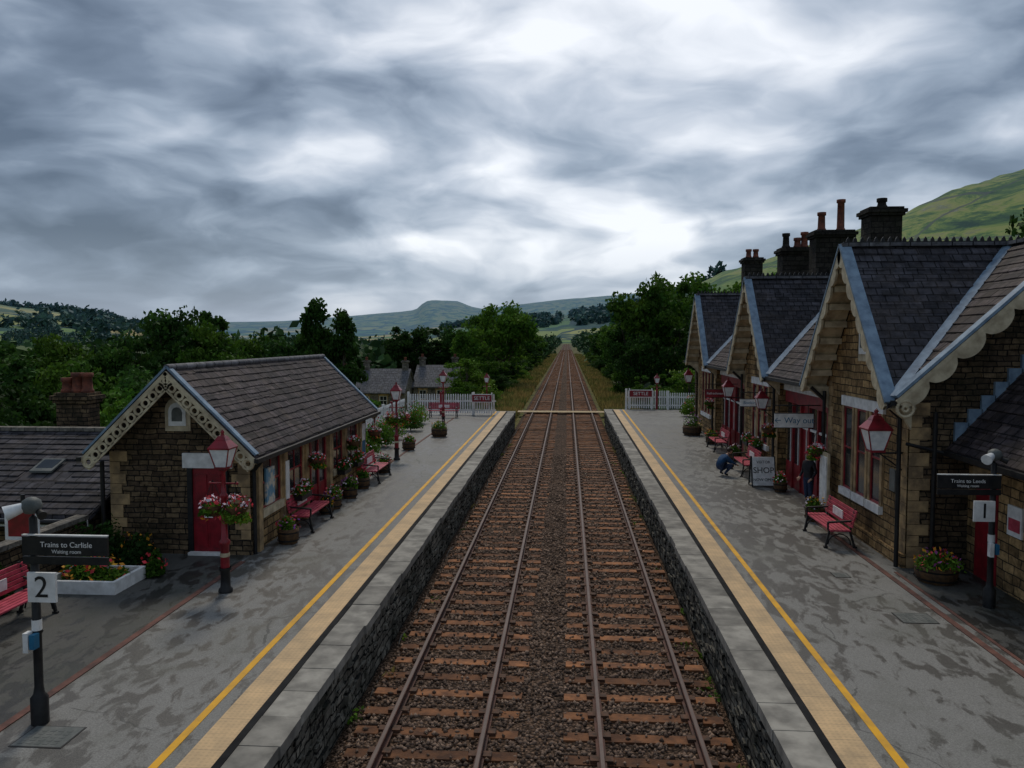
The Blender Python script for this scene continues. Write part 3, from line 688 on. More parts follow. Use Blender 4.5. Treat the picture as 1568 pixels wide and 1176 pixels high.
    mb.beam((8.25,10,3.5),(8.25,17.8,3.5),.11,.11,'black'); mb.build('extension_roof',e)
    mb=MB(); pb(mb,'x',8.8,-1,16.6,17.45,P,P+2.1,-.02,.02,'maroon'); pb(mb,'x',8.8,-1,16.5,17.55,P+2.1,P+2.35,-.02,.06,'quoin')
    window(mb,'x',8.8,-1,14.3,15.2,P+1,P+2.3); pb(mb,'x',8.8,-1,15.7,16.2,P+1.2,P+1.8,.0,.04,'white'); pb(mb,'x',8.8,-1,15.75,16.15,P+1.3,P+1.55,.04,.045,'pink'); mb.build('extension_openings',e)
station()
# ------------------------------------------------------------ street furniture
def lantern(mb,x,y,z,s=1.0):
    def fr(h0,z0,h1,z1,mat):
        vs=[(x+a*h0*s,y+b*h0*s,z+z0*s) for a,b in ((-1,-1),(1,-1),(1,1),(-1,1))]+[(x+a*h1*s,y+b*h1*s,z+z1*s) for a,b in ((-1,-1),(1,-1),(1,1),(-1,1))]
        mb.add(vs,[(0,1,5,4),(1,2,6,5),(2,3,7,6),(3,0,4,7),(3,2,1,0),(4,5,6,7)],mat)
    fr(.12,0,.215,.40,'lampglass')
    for a,b in ((-1,-1),(1,-1),(1,1),(-1,1)):
        mb.beam((x+a*.122*s,y+b*.122*s,z),(x+a*.218*s,y+b*.218*s,z+.40*s),.02*s,.02*s,'maroon')
    fr(.14,-.03,.14,.012,'maroon'); fr(.235,.40,.24,.43,'maroon'); fr(.24,.43,.11,.60,'maroon'); fr(.12,.60,.07,.68,'maroon')
    mb.lathe((x,y,z+.68*s),[(.05*s,0),(.03*s,.05*s),(.05*s,.08*s),(.0,.14*s)],'maroon',8)
def lamp(x,y,zb=P):
    mb=MB()
    mb.lathe((0,0,0),[(.14,0),(.14,.06),(.10,.10),(.09,.42),(.12,.45),(.12,.5)],'black',12)
    mb.lathe((0,0,0),[(.09,.5),(.085,.95),(.11,.98),(.11,1.03),(.065,1.08),(.055,1.9),(.075,1.93),(.075,1.97),(.05,2.0),(.04,2.42),(.08,2.46),(.1,2.5),(.03,2.5)],'maroon',12)
    mb.lathe((0,0,0),[(.094,.72),(.096,.76),(.09,.8)],'cream',12)
    mb.cyl((-.28,0,2.2),(.28,0,2.2),.018,.018,'maroon',8); mb.ball((-.28,0,2.2),(.03,.03,.03),'maroon',8,6); mb.ball((.28,0,2.2),(.03,.03,.03),'maroon',8,6)
    for a in (-.14,.14): mb.beam((0,0,2.42),(a,0,2.53),.03,.03,'maroon')
    lantern(mb,0,0,2.53,.92)
    local(mb,'station_lamp_post',(x,y,zb))
for x,y in ((-6.83,15.2),(-7.1,32.5),(-7.25,46.0),(7.0,62),(-6.3,62)): lamp(x,y,P if y<55 else 0)
def bracket(x,y,z,s):
    mb=MB(); mb.beam((x,y,z-.06),(7.5,y,z-.06),.04,.04,'black'); mb.beam((x+.1,y,z-.08),(7.5,y,z-.45),.03,.03,'black'); lantern(mb,x,y,z,s)
    mb.build('wall_bracket_lantern',origin=(x,y,z))
bracket(6.9,18.1,3.5,1.15); bracket(6.95,34.6,3.5,1.0); bracket(6.95,45.8,3.5,1.0); bracket(6.95,28.7,3.5,.9)
def bench(x,y,rot,board=True):
    mb=MB(); L=1.0
    for k in range(5): mb.box(-L,L,-.26+k*.1,-.18+k*.1,.43,.46,'pink')
    for k in range(5):
        z=.52+k*.085; yy=.24+k*.022; mb.box(-L,L,yy,yy+.03,z,z+.07,'pink')
    if board: mb.box(-.35,.35,.225,.25,.6,.8,'white')
    for a in (-.85,.85):
        mb.beam((a,-.26,.42),(a,.26,.42),.05,.04,'black')
        mb.beam((a,-.24,.42),(a,-.32,.03),.05,.045,'black'); mb.beam((a,.24,.42),(a,.36,.03),.05,.045,'black')
        mb.beam((a,.25,.42),(a,.36,.96),.05,.04,'black'); mb.beam((a,-.28,.62),(a,.29,.66),.06,.04,'black'); mb.beam((a,-.27,.42),(a,-.28,.62),.04,.04,'black')
        for k in range(8):
            t0=math.pi*k/8;t1=math.pi*(k+1)/8
            mb.cyl((a,-.27*math.cos(t0),.08+.26*math.sin(t0)),(a,-.27*math.cos(t1),.08+.26*math.sin(t1)),.016,.016,'black',6,False)
        mb.box(a-.03,a+.03,-.37,-.27,0,.035,'black'); mb.box(a-.03,a+.03,.32,.42,0,.035,'black')
    local(mb,'platform_bench',(x,y,P+.008),rot)
bench(6.62,20.3,-math.pi/2); bench(6.75,30.2,-math.pi/2); bench(-6.95,20.9,math.pi/2); bench(-6.85,27.9,math.pi/2); bench(-9.75,12.9,math.pi/2)
bench(-7.9,50.2,0); bench(6.9,36.5,-math.pi/2)
def foliage_clump(mb,c,r,n,size,mat='leafA'):
    d=rng.normal(size=(n,3)); d/=np.linalg.norm(d,axis=1)[:,None]; d*=(rng.random(n)**.4)[:,None]; d[:,2]=np.abs(d[:,2])
    V,F=leafq(np.array(c)+d*np.array(r),size); mb.quads(V,mat)
def flowers(mb,c,r,n,size,mats):
    for m in mats:
        d=rng.normal(size=(n,3)); d/=np.linalg.norm(d,axis=1)[:,None]; d[:,2]=np.abs(d[:,2])
        V,F=leafq(np.array(c)+d*np.array(r)*(.85+.25*rng.random((n,1))),size); mb.quads(V,m)
def tub(x,y,r=.34,h=.42,mats=('fl_red','fl_wht'),z=P,ht=.35):
    mb=MB(); mb.lathe((0,0,0),[(r*.82,0),(r*.95,h*.3),(r,h*.6),(r*.97,h),(r*.9,h),(r*.88,h-.06),(0,h-.06)],'wood',16)
    for zz in (.25,.75): mb.lathe((0,0,0),[(r*.97+ .012,h*zz-.02),(r*1.0+.012,h*zz+.02)],'black',16)
    for q in range(4): foliage_clump(mb,(random.uniform(-.4,.4)*r,random.uniform(-.4,.4)*r,h-.05),(r*.8,r*.8,ht*random.uniform(.6,1.15)),150,.04,random.choice(['leafA','leafC','leafA']))
    flowers(mb,(0,0,h),(r*1.1,r*1.1,ht*.95),30,.04,mats); local(mb,'flower_planter',(x,y,z))
tub(7.75,16.9,.42,.35,('fl_yel','fl_red','fl_pur')); tub(6.95,22.4,.28,.38,('fl_wht','fl_yel')); tub(6.95,28.8,.26,.36,('fl_red',)); tub(7.0,33.3,.26,.36,('fl_wht',))
tub(7.0,38.5,.3,.4,('fl_red','fl_yel')); tub(6.6,42,.5,.5,('fl_wht','fl_pur'),ht=.7); tub(-6.95,23.0,.24,.38,('fl_red','fl_wht')); tub(-6.9,24.6,.24,.38,('fl_wht','fl_pur')); tub(-6.9,19.0,.26,.38,('fl_red','fl_pur'))
tub(-6.9,26.2,.24,.38,('fl_red',)); tub(-6.6,40.5,.42,.45,('fl_wht','fl_yel'),ht=.45); tub(-7.2,35.5,.3,.4,('fl_red','fl_wht')); tub(-6.95,22.3,.2,.3,('fl_yel','fl_pur')); tub(-6.95,29.4,.28,.4,('fl_red','fl_wht')); tub(7.1,26.6,.22,.34,('fl_red','fl_wht'))
def basket(x,y,z,r=.34):
    mb=MB(); mb.lathe((0,0,0),[(0,-.26),(.15,-.2),(.24,-.06),(.25,0)],'wood',12)
    for a in range(3):
        t=a*2.1; mb.cyl((.22*math.cos(t),.22*math.sin(t),0),(0,0,.5),.006,.006,'black',5,False)
    for q in range(5): foliage_clump(mb,(random.uniform(-.5,.5)*r,random.uniform(-.5,.5)*r,-random.uniform(.05,.38)),(r*.7,r*.7,r*.7),140,.042,random.choice(['leafA','leafC']))
    flowers(mb,(0,0,-.02),(r,r,r*.8),34,.042,('fl_red','fl_wht')); flowers(mb,(0,0,-.3),(r*.9,r*.9,.3),22,.042,('fl_red','fl_yel')); local(mb,'hanging_flower_basket',(x,y,z))
basket(-6.58,15.2,P+1.75,.3); basket(-7.1,15.3,P+1.75,.24); basket(-6.85,32.5,P+1.8,.32); basket(-7.35,32.5,P+1.8,.3)
for y in (21.8,25.7,28.5): basket(-7.05,y,P+1.7,.24)
for y in (22.9,28.3,39.8): basket(7.1,y,P+1.95,.24)
def windowbox(x,y,z):
    mb=MB(); mb.box(-.12,.12,-.4,.4,-.1,.1,'black'); 
    for q in range(4): foliage_clump(mb,(0,-.32+.21*q,.06),(.2,.2,random.uniform(.2,.36)),120,.042,random.choice(['leafA','leafC']))
    flowers(mb,(0,0,.1),(.24,.47,.3),38,.04,('fl_red','fl_wht')); local(mb,'window_flower_box',(x,y,z))
for y in (20.85,24.9,26.5): windowbox(-7.15,y,P+.85)
for y in (30.6,32): windowbox(7.22,y,P+.95)
def numsign(x,y,num,sgn):
    e=empty('platform_number_sign',(x,y,P)); mb=MB()
    mb.lathe((x,y,P),[(.11,0),(.11,.35),(.07,.4),(.055,.5),(.055,1.2),(.075,1.23),(.055,1.27),(.05,2.75),(.0,2.8)],'black',12)
    mb.lathe((x,y,P),[(.062,1.25),(.062,1.4)],'white',12)
    mb.build('post',e)
    mb=MB(); a,b=sorted((x-.1*sgn,x+sgn*1.05)); mb.box(a,b,y-.09,y-.05,P+2.28,P+2.52,'black'); mb.box(a,b,y-.095,y-.05,P+2.535,P+2.55,'white')
    mb.box(a,b,y-.088,y-.052,P+2.16,P+2.26,'black'); mb.build('direction_board',e)
    mb=MB(); xo=x-.02 if sgn>0 else x-.36
    mb.box(xo-.02,xo+.36,y-.10,y-.06,P+1.66,P+2.05,'white'); mb.build('number_plate',e)
    text(num,.40,(xo-x+.17,-.105,1.85),(rad(90),0,0),'black',e,'numeral')
    text('Trains to Leeds' if sgn<0 else 'Trains to Carlisle',.10,(sgn*.5,-.095,2.42),(rad(90),0,0),'white',e); text('Waiting room',.07,(sgn*.5,-.092,2.33),(rad(90),0,0),'white',e)
    mb=MB()
    mb.lathe((x,y-.02,P+2.8),[(0,0),(.09,.02),(.13,.1),(.11,.18),(.05,.22),(0,.23)],'metalgrey',12)
    mb.cyl((x-.03,y-.03,P+2.92),(x-.24,y-.2,P+2.84),.05,.1,'lampglass',12); mb.cyl((x+.05,y,P+2.86),(x+.2,y-.1,P+2.8),.03,.06,'black',10)
    mb.box(x-.09,x-.02,y-.16,y-.05,P+1.0,P+1.26,'white'); mb.box(x,x+.07,y-.165,y-.06,P+1.05,P+1.24,'teal')
    mb.build('loudspeakers',e)
numsign(-6.95,9.75,'2',1); numsign(8.0,15.3,'1',-1)
def hang(x0,x1,y,z0,z1,s,board,ink,size):
    e=empty('hanging_sign',((x0+x1)/2,y,(z0+z1)/2)); mb=MB(); mb.box(x0,x1,y-.025,y+.025,z0,z1,board)
    for a,b,c,d in ((x0,x1,z0-.02,z0),(x0,x1,z1,z1+.02)): mb.box(a,b,y-.03,y+.03,c,d,'black')
    mb.build('board',e); mb=MB()
    mb.beam((x0,y,z1+.25),(7.75,y,z1+.25),.03,.03,'black')
    for x in (x0+.15,x1-.15): mb.cyl((x,y,z1),(x,y,z1+.25),.012,.012,'black',6)
    mb.build('bracket',e); text(s,size,(0,-.03,0),(rad(90),0,0),ink,e)
hang(6.3,7.45,24.4,3.3,3.72,'\u2190 Way out','white','teal',.25); hang(6.25,7.35,29.0,3.55,3.8,'Booking office','white','teal',.15); hang(6.2,7.2,36.0,3.35,3.7,'Refreshments','maroon','white',.15)
e=empty('notice_sign',(-10.75,14.8,P)); mb=MB(); mb.cyl((-10.75,14.8,P),(-10.75,14.8,P+2),.04,.04,'black'); mb.box(-11.1,-10.4,14.74,14.78,P+1.1,P+1.75,'white'); mb.box(-11.03,-10.47,14.735,14.74,P+1.17,P+1.68,'maroon'); mb.build('board',e)
e=empty('a_board_sign',(6.75,27.6,P)); mb=MB()
for s in (-1,1):
    mb.prism([(6.38,27.6+s*.25,P+.06),(7.12,27.6+s*.25,P+.06),(7.12,27.6+s*.03,P+1.0),(6.38,27.6+s*.03,P+1.0)],(0,s*.025,0),'white')
    mb.beam((6.36,27.6+s*.27,P),(6.36,27.6+s*.03,P+1.03),.04,.04,'black'); mb.beam((7.14,27.6+s*.27,P),(7.14,27.6+s*.03,P+1.03),.04,.04,'black')
mb.build('panels',e)
for s,z,sz in (('VISITOR',.84,.13),('SHOP',.56,.28),('NOW OPEN',.25,.13)): text(s,sz,(0,-.045-.22*(1-(z-.06)/.94)-.02,z),(rad(77),0,0),'black',e)
mb=MB(); mb.box(7.2,7.26,22.2,22.85,P,P+1.9,'cream'); mb.box(7.17,7.2,22.25,22.8,P+.1,P+1.8,'white'); mb.box(7.26,7.4,22.5,22.55,P+.05,P+.5,'black'); mb.build('poster_board',origin=(7.2,22.5,P))
def fence(name,xa,xb,y,z,ydir=0,h=1.25):
    mb=MB(); L=math.hypot(xb-xa,ydir); ux,uy=(xb-xa)/L,ydir/L; n=int(L/.16)
    for k in range(n+1):
        px,py=xa+ux*k*.16,y+uy*k*.16
        mb.beam((px,py,z+.08),(px,py,z+h-.1),.09,.02,'white',(0,1,0) if ydir==0 else (1,0,0))
        mb.cyl((px,py,z+h-.1),(px,py,z+h),.045,.0,'white',4,False)
    for zz in (.3,.9): mb.beam((xa,y+.03,z+zz),(xb,y+ydir+.03,z+zz),.05,.09,'white')
    k=0
    while k<=L+.01:
        px,py=xa+ux*k,y+uy*k; mb.box(px-.07,px+.07,py-.04,py+.1,z-.3,z+h+.1,'maroon' if int(k/2.2)%2 else 'white'); k+=2.2
    mb.build(name,origin=(xa,y,z))
fence('white_picket_fence',-10.6,-4.7,52.3,P,h=1.4); fence('white_picket_fence',4.3,7.3,57.5,P-.05,h=1.4); fence('white_picket_fence',-10.9,-10.8,30.5,P,21.5,h=1.1); fence('white_picket_fence',7.3,10.5,57.5,P-.05)
def nameboard(x,y,z,w,s):
    e=empty('station_nameboard',(x,y,z)); mb=MB(); mb.box(x-w/2,x+w/2,y-.035,y+.03,z+.9,z+1.35,'maroon'); mb.box(x-w/2-.05,x+w/2+.05,y-.025,y+.025,z+.85,z+1.4,'white')
    for a in (-w/2,w/2): mb.box(x+a-.04,x+a+.04,y+.03,y+.1,z,z+1.5,'white')
    mb.build('board',e); text(s,.34,(0,-.045,1.12),(rad(90),0,0),'white',e)
nameboard(-5.6,51.9,P,1.3,'SETTLE'); nameboard(5.3,57.1,P,1.6,'SETTLE')
mb=MB(); bx0,bx1=-10.4,-9.0; mb.box(bx0,bx1,14.9,15.9,P,P+.12,'soil')
for a in ((bx0-.08,bx1+.08,14.82,14.9),(bx0-.08,bx1+.08,15.9,15.98),(bx0-.08,bx0,14.9,15.9),(bx1,bx1+.08,14.9,15.9)): mb.box(*a,P,P+.26,'white')
for q in range(9): foliage_clump(mb,(random.uniform(-10.2,-9.2),random.uniform(15.1,15.7),P+.1),(.3,.3,random.uniform(.25,.55)),170,.05,random.choice(['leafA','leafC','leafB']))
flowers(mb,(-9.7,15.4,P+.15),(.65,.45,.5),50,.05,('fl_yel','fl_red','fl_yel')); mb.build('raised_flower_bed',origin=(-9.7,15.4,P))
mb=MB(); mb.box(-11.3,-11.1,6,17.4,P,P+.9,'stone_dark'); mb.box(-11.35,-11.05,6,17.4,P+.9,P+1.0,'stone_grey'); mb.build('boundary_wall',origin=(-11.2,12,P))
# ------------------------------------------------------------ trees
def tree_mesh(name,seed,leaf,shape='round',H=10.,W=4.,n=60,lp=160,ls=.2):
    R=np.random.default_rng(seed); mb=MB()
    lean=R.normal(size=2)*.25; r=.32; pts=[Vector((0,0,-1))]
    top=.62*H if shape!='tall' else .85*H; 
    for k in range(6):
        q=Vector((lean[0]*k/5+R.normal()*.08,lean[1]*k/5+R.normal()*.08,-1+(top+1)*(k+1)/6)); r2=r*.76; mb.cyl(pts[-1],q,r,r2,'bark',8,False); pts.append(q); r=r2
    cl=[]
    for k in range(n):
        d=R.normal(size=3); d/=np.linalg.norm(d); rr_=(.35+.7*R.random()**.6)*(1+.24*np.sin(3*math.atan2(d[1],d[0])+seed)+.1*np.sin(5*d[2]+seed))
        if shape=='round':  c=np.array([d[0]*W*rr_*.86,d[1]*W*rr_*.86,.58*H+d[2]*(.36*H)*rr_])
        elif shape=='tall':
            t=R.random(); w=W*(1.05-t**1.4)*(.35+.65*R.random())+.1; th=R.random()*6.28; c=np.array([math.cos(th)*w,math.sin(th)*w,.14*H+t*.82*H])
        else: c=np.array([d[0]*W*rr_*.86,d[1]*W*rr_*.86,abs(d[2])*.84*H*rr_+.06*H])
        cl.append(c)
    cl=np.array(cl)
    for k in range(min(14,n)):
        c=Vector(cl[k]); b=pts[int(R.integers(2,6))]; m=b.lerp(c,.5)+Vector((0,0,-.25)); mb.cyl(b,m,.09,.055,'bark',5,False); mb.cyl(m,c,.055,.015,'bark',5,False)
    parts=[(np.array(mb.v),np.array(mb.f),0)]
    cr=(.5+.85*R.random(n))*W/4*(1.0 if shape!='tall' else .7)
    idx=np.repeat(np.arange(n),lp); d=R.normal(size=(n*lp,3)); d/=np.linalg.norm(d,axis=1)[:,None]; d*=(.3+.85*R.random((n*lp,1))**.8); d[:,2]*=.65
    C=cl[idx]+d*cr[idx][:,None]
    V,F=leafq(C,ls,R); parts.append((V,F,1))
    return np_mesh(name,parts,['bark',leaf])
TV=[tree_mesh('tree_a',1,'leafA'),tree_mesh('tree_b',2,'leafB'),tree_mesh('tree_c',3,'leafA',n=75,lp=140),tree_mesh('tree_tall',4,'leafB','tall',W=3.6,n=95,lp=100,ls=.18),
    tree_mesh('tree_shrub',5,'leafA','shrub',n=55),tree_mesh('tree_shrub_light',6,'leafC','shrub',n=50),tree_mesh('tree_f',8,'leafB',n=50)]
def tree(v,x,y,top,w,name='broadleaf_tree'):
    b=gz(x,y); s=(top-b)/9.6; put(name,TV[v],(x,y,b),(w/8.6,w/8.6,s),random.uniform(0,6.28))
tree(0,10.0,84,12.2,9.5); tree(2,14.5,92,12.6,9.5); tree(1,7.9,96,9.5,6.6); tree(1,7.2,78,6.2,5.0); tree(0,19,80,11.5,9); tree(2,20,66,11.8,9); tree(6,12.5,72,9,7)
tree(1,26,75,13,10); tree(0,33,80,14,10); tree(2,8.3,112,8,7); tree(0,8.5,130,8,8); tree(1,9.5,150,9,9); tree(1,8.5,172,8,8); tree(0,9,200,9,9); tree(2,14,125,11,11)
tree(1,34,58,14.6,8); tree(6,40,66,17,10); tree(0,23,98,13,10); tree(1,30,105,14,11)
for x,y,t,w in ((7.9,60,2.9,3.0),(9.4,61,3.9,3.4),(11.3,57,4.2,3.6),(8.3,66,3.2,3.6),(7.2,71,2.6,3.0),(9.0,52.5,2.6,2.6),(10,49.5,3,2.6)): tree(4 if x<9 else 5,x,y,t,w,'garden_shrub')
for y in range(88,215,9):
    tree(random.choice([1,4,4,6]),6.6+random.uniform(-.3,.8),y+random.uniform(-3,3),random.uniform(1.5,3.6),random.uniform(3,4.2),'lineside_shrub')
    tree(random.choice([1,4,5,6]),-7.3-random.uniform(-.3,.8),y+random.uniform(-3,3),random.uniform(1.2,3.4),random.uniform(3,4.2),'lineside_shrub')
tree(0,-8.6,108,10.6,9.2); tree(2,-12.5,116,9.6,8.5); tree(5,-9.8,78,4.2,5.6); tree(4,-8.9,92,5,5.0); tree(5,-7.2,70,1.8,3.0,'garden_shrub'); tree(4,-8.9,66,2.0,3.2,'garden_shrub')
tree(1,-22,150,8.2,12); tree(6,-29,150,8.6,12); tree(2,-15,140,8,10); tree(0,-9.5,140,8.5,8); tree(1,-9.5,170,7.5,8.5); tree(2,-10,205,8,9); tree(0,-16,180,9,12); tree(1,-36,165,7,12)
tree(3,-23.2,72,9.0,8.6,'silver_birch_tree'); tree(3,-20.4,71,8.0,7.0,'silver_birch_tree'); tree(6,-26,74,6.2,6.5)
for x,y,t,w,v in ((-28,74,5.6,7,1),(-31.5,76,6.0,7,2),(-33.2,68,8.3,9,1),(-36,70,8.9,9.5,6),(-30.5,66,6.8,7,2),(-26.5,60,4.6,6,0),(-40,68,6.2,8,1),(-44,66,5.8,8,2),(-47,60,5.8,8,1),(-52,66,5.2,9,6),(-22,52,2.4,6,6),(-27,50,3.9,7,1),(-33,50,4.4,7,0),(-39,52,4.9,8,6),(-30,41,3.6,6,1),(-24,42,2.8,6,2),(-36,42,4.2,7,1),(-42,45,4.9,8,1),(-18,40,1.6,5,6),(-13.4,44,1.8,3.6,4),(-13.2,38,2.2,3.6,1),(-26,33,2.6,6,1),(-32,34,3.2,6,6),(-21,30,2.3,5,1),(-13.2,50,2.0,3.4,4),(-19,60,1.2,6,0),(-13.8,33,2.6,3.6,4),(-57,58,6,9,1),(-62,70,6,10,2)): tree(v,x,y,t,w)
for x,y,t,w in ((-13.4,14.5,1.9,3),(-13.6,11.5,1.8,3),(-11.9,31.5,2.4,2.4),(-12,27,2.2,2)): tree(4,x,y,t,w,'garden_shrub')
def bush(x,y,r,h,mat,fl=None):
    mb=MB()
    for k in range(6): 
        t=random.uniform(0,6.28); mb.cyl((0,0,0),(math.cos(t)*r*.5,math.sin(t)*r*.5,h*.7),.015,.006,'bark',5,False)
    for k in range(8): foliage_clump(mb,(random.uniform(-.6,.6)*r,random.uniform(-.6,.6)*r,h*.1),(r*.5,r*.5,h*random.uniform(.5,.95)),260,.05,mat)
    if fl: flowers(mb,(0,0,h*.3),(r,r,h*.65),30,.045,fl)
    local(mb,'garden_bush',(x,y,P))
bush(-10.7,13.9,.6,1.0,'leafB'); bush(-10.5,16.6,.6,1.1,'leafB'); bush(-10.6,11.6,.5,.9,'leafB',('fl_red',)); bush(-9.7,17.0,.4,.8,'leafB',('fl_yel',)); bush(-8.9,16.2,.3,.5,'leafA',('fl_red',)); bush(-9.4,16.6,.45,.7,'leafB')
for x,y,m in ((-8.6,31,'leafC'),(-8.6,33.5,'leafA'),(-8.8,36.5,'leafA'),(-8.9,39,'leafC'),(-8.6,43,'leafA'),(-9,46.5,'leafC'),(8.6,49.5,'leafC'),(8.2,52,'leafC'),(8.9,55,'leafA')): bush(x,y,.8,1.4,m,('fl_red','fl_wht'))
def forest(name,pts,rads,lp,ls,mat='leafF'):
    R=np.random.default_rng(11); n=len(pts); z=ground_h(pts[:,0],pts[:,1])
    idx=np.repeat(np.arange(n),lp); rr_=rads[idx]
    d=R.normal(size=(n*lp,3)); d/=np.linalg.norm(d,axis=1)[:,None]; d*=(.45+.6*R.random((n*lp,1)))
    ph=R.random(n)*6.28; st=(.8+.5*R.random(n))[idx]; lump=1+.25*np.sin(3*np.arctan2(d[:,1],d[:,0])+ph[idx])+.16*np.sin(7*d[:,2]+ph[idx])
    C=np.stack([pts[idx,0]+d[:,0]*rr_*lump,pts[idx,1]+d[:,1]*rr_*lump,z[idx]+rr_*.8+d[:,2]*rr_*st*lump],1)
    V,F=leafq(C,ls*rr_/5,R); put(name,np_mesh(name,[(V,F,0)],[mat]))
R=np.random.default_rng(5)
def sample(n,r0,r1,a0,a1,thr,k=.012):
    out=[]
    while len(out)<n:
        r=math.sqrt(R.random()*(r1*r1-r0*r0)+r0*r0); a=math.radians(R.uniform(a0,a1)); x,y=r*math.sin(a),r*math.cos(a)
        if abs(x)<13: continue
        v=math.sin(x*k+1.3)*math.sin(y*k*.8+.4)+.6*math.sin(x*k*2.3+y*k*1.7)
        if v>thr: out.append((x,y))
    return np.array(out)
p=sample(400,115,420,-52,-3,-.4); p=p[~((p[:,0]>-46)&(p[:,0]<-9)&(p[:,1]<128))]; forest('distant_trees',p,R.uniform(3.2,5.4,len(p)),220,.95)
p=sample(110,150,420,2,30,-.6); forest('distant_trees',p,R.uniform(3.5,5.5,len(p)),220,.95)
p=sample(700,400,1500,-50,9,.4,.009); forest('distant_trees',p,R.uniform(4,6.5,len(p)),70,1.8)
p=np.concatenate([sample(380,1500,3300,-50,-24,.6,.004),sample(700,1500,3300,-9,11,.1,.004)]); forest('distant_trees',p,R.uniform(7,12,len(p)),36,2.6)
pc=[]
for y in range(190,900,7):
    for s in (-1,1): pc.append((s*(8.3+R.random()*5)-.4,y+R.normal()*3))
pc=np.array(pc); forest('lineside_trees',pc,R.uniform(2.4,4.2,len(pc)),140,1.1)
n=30000; y=59+260*rng.random(n)**1.9; side=rng.random(n)<.5; x=np.where(side,-4.0-3.2*rng.random(n),3.1+3.2*rng.random(n))
z=np.array(ground_h(x,y)); h=.25+.5*rng.random(n); w=.03+.0006*y; t=rng.random(n)*3.14; l=rng.normal(size=(n,2))*.15
B=np.stack([x,y,z],1); dx=np.stack([np.cos(t)*w,np.sin(t)*w,0*t],1); T=B+np.stack([l[:,0],l[:,1],h],1)
V=np.stack([B-dx,B+dx,T],1).reshape(-1,3); put('verge_grass',np_mesh('verge_grass',[(V,np.arange(3*n).reshape(n,3),0)],['drygrass']))
mb=MB()
for k in range(80):
    s=random.random()<.62; x=random.uniform(2.2,2.62) if s else random.uniform(-3.5,-3.05); y=random.uniform(9,50); r=random.uniform(.05,.26)
    foliage_clump(mb,(x,y,-.38),(r,r*1.5,r*1.3),70,.04,random.choice(['leafA','leafC','drygrass']))
mb.build('trackside_weeds')
mb=MB()
for x0,z0 in ((2.42,-.28),(2.5,-.25),(-3.4,-.3)):
    q=Vector((x0,5,z0))
    for k in range(60):
        q2=Vector((x0+random.uniform(-.06,.06),5+k*.85,z0+random.uniform(-.02,.05))); mb.cyl(q,q2,.018,.018,'black',5,False); q=q2
mb.build('lineside_cables')
def house(x0,x1,y0,y1,zb,ze,zr):
    e=empty('stone_cottage',((x0+x1)/2,(y0+y1)/2,zb)); ym=(y0+y1)/2; mb=MB(); mb.box(x0,x1,y0,y1,zb,ze,'stone_grey')
    mb.prism([(x0,y0,ze),(x0,y1,ze),(x0,ym,zr-.1)],(.3,0,0),'stone_grey'); mb.prism([(x1-.3,y0,ze),(x1-.3,y1,ze),(x1-.3,ym,zr-.1)],(.3,0,0),'stone_grey'); mb.build('walls',e)
    mb=MB(); mb.prism([(x0-.2,y0-.3,ze-.1),(x0-.2,ym,zr),(x0-.2,y1+.3,ze-.1),(x0-.2,y1+.3,ze-.25),(x0-.2,ym,zr-.15),(x0-.2,y0-.3,ze-.25)],(x1-x0+.4,0,0),'slate_far')
    mb.build('roof',e); mb=MB(); n=int((x1-x0)/2.2)
    for k in range(n):
        a=x0+.7+k*2.2; window(mb,'y',y0,-1,a,a+.9,ze-1.6,ze-.5,'white','quoin'); window(mb,'y',y0,-1,a,a+.9,ze-4,ze-2.8,'white','quoin')
    mb.build('windows',e); mb=MB(); chimney(mb,x0+.5,ym,ze,zr+1.0,.7,.6,[(0,0,.4,'pot_red')],'stone_grey'); chimney(mb,x1-.5,ym,ze,zr+1.0,.7,.6,[(0,0,.4,'pot_red')],'stone_grey'); mb.build('chimneys',e)
house(-25,-19.2,92,99,-5,-.3,2.3); house(-19,-13.8,97,104,-5,.1,2.6); house(-31,-25.6,88,95,-5,-.9,1.6); house(-62,-50,190,199,-9,-1.5,1.8); house(-44,-36,240,250,-9,-2,1.2); house(-85,-72,230,240,-10,-3,.6); house(-26,-18,300,309,-10,-2.5,.5)
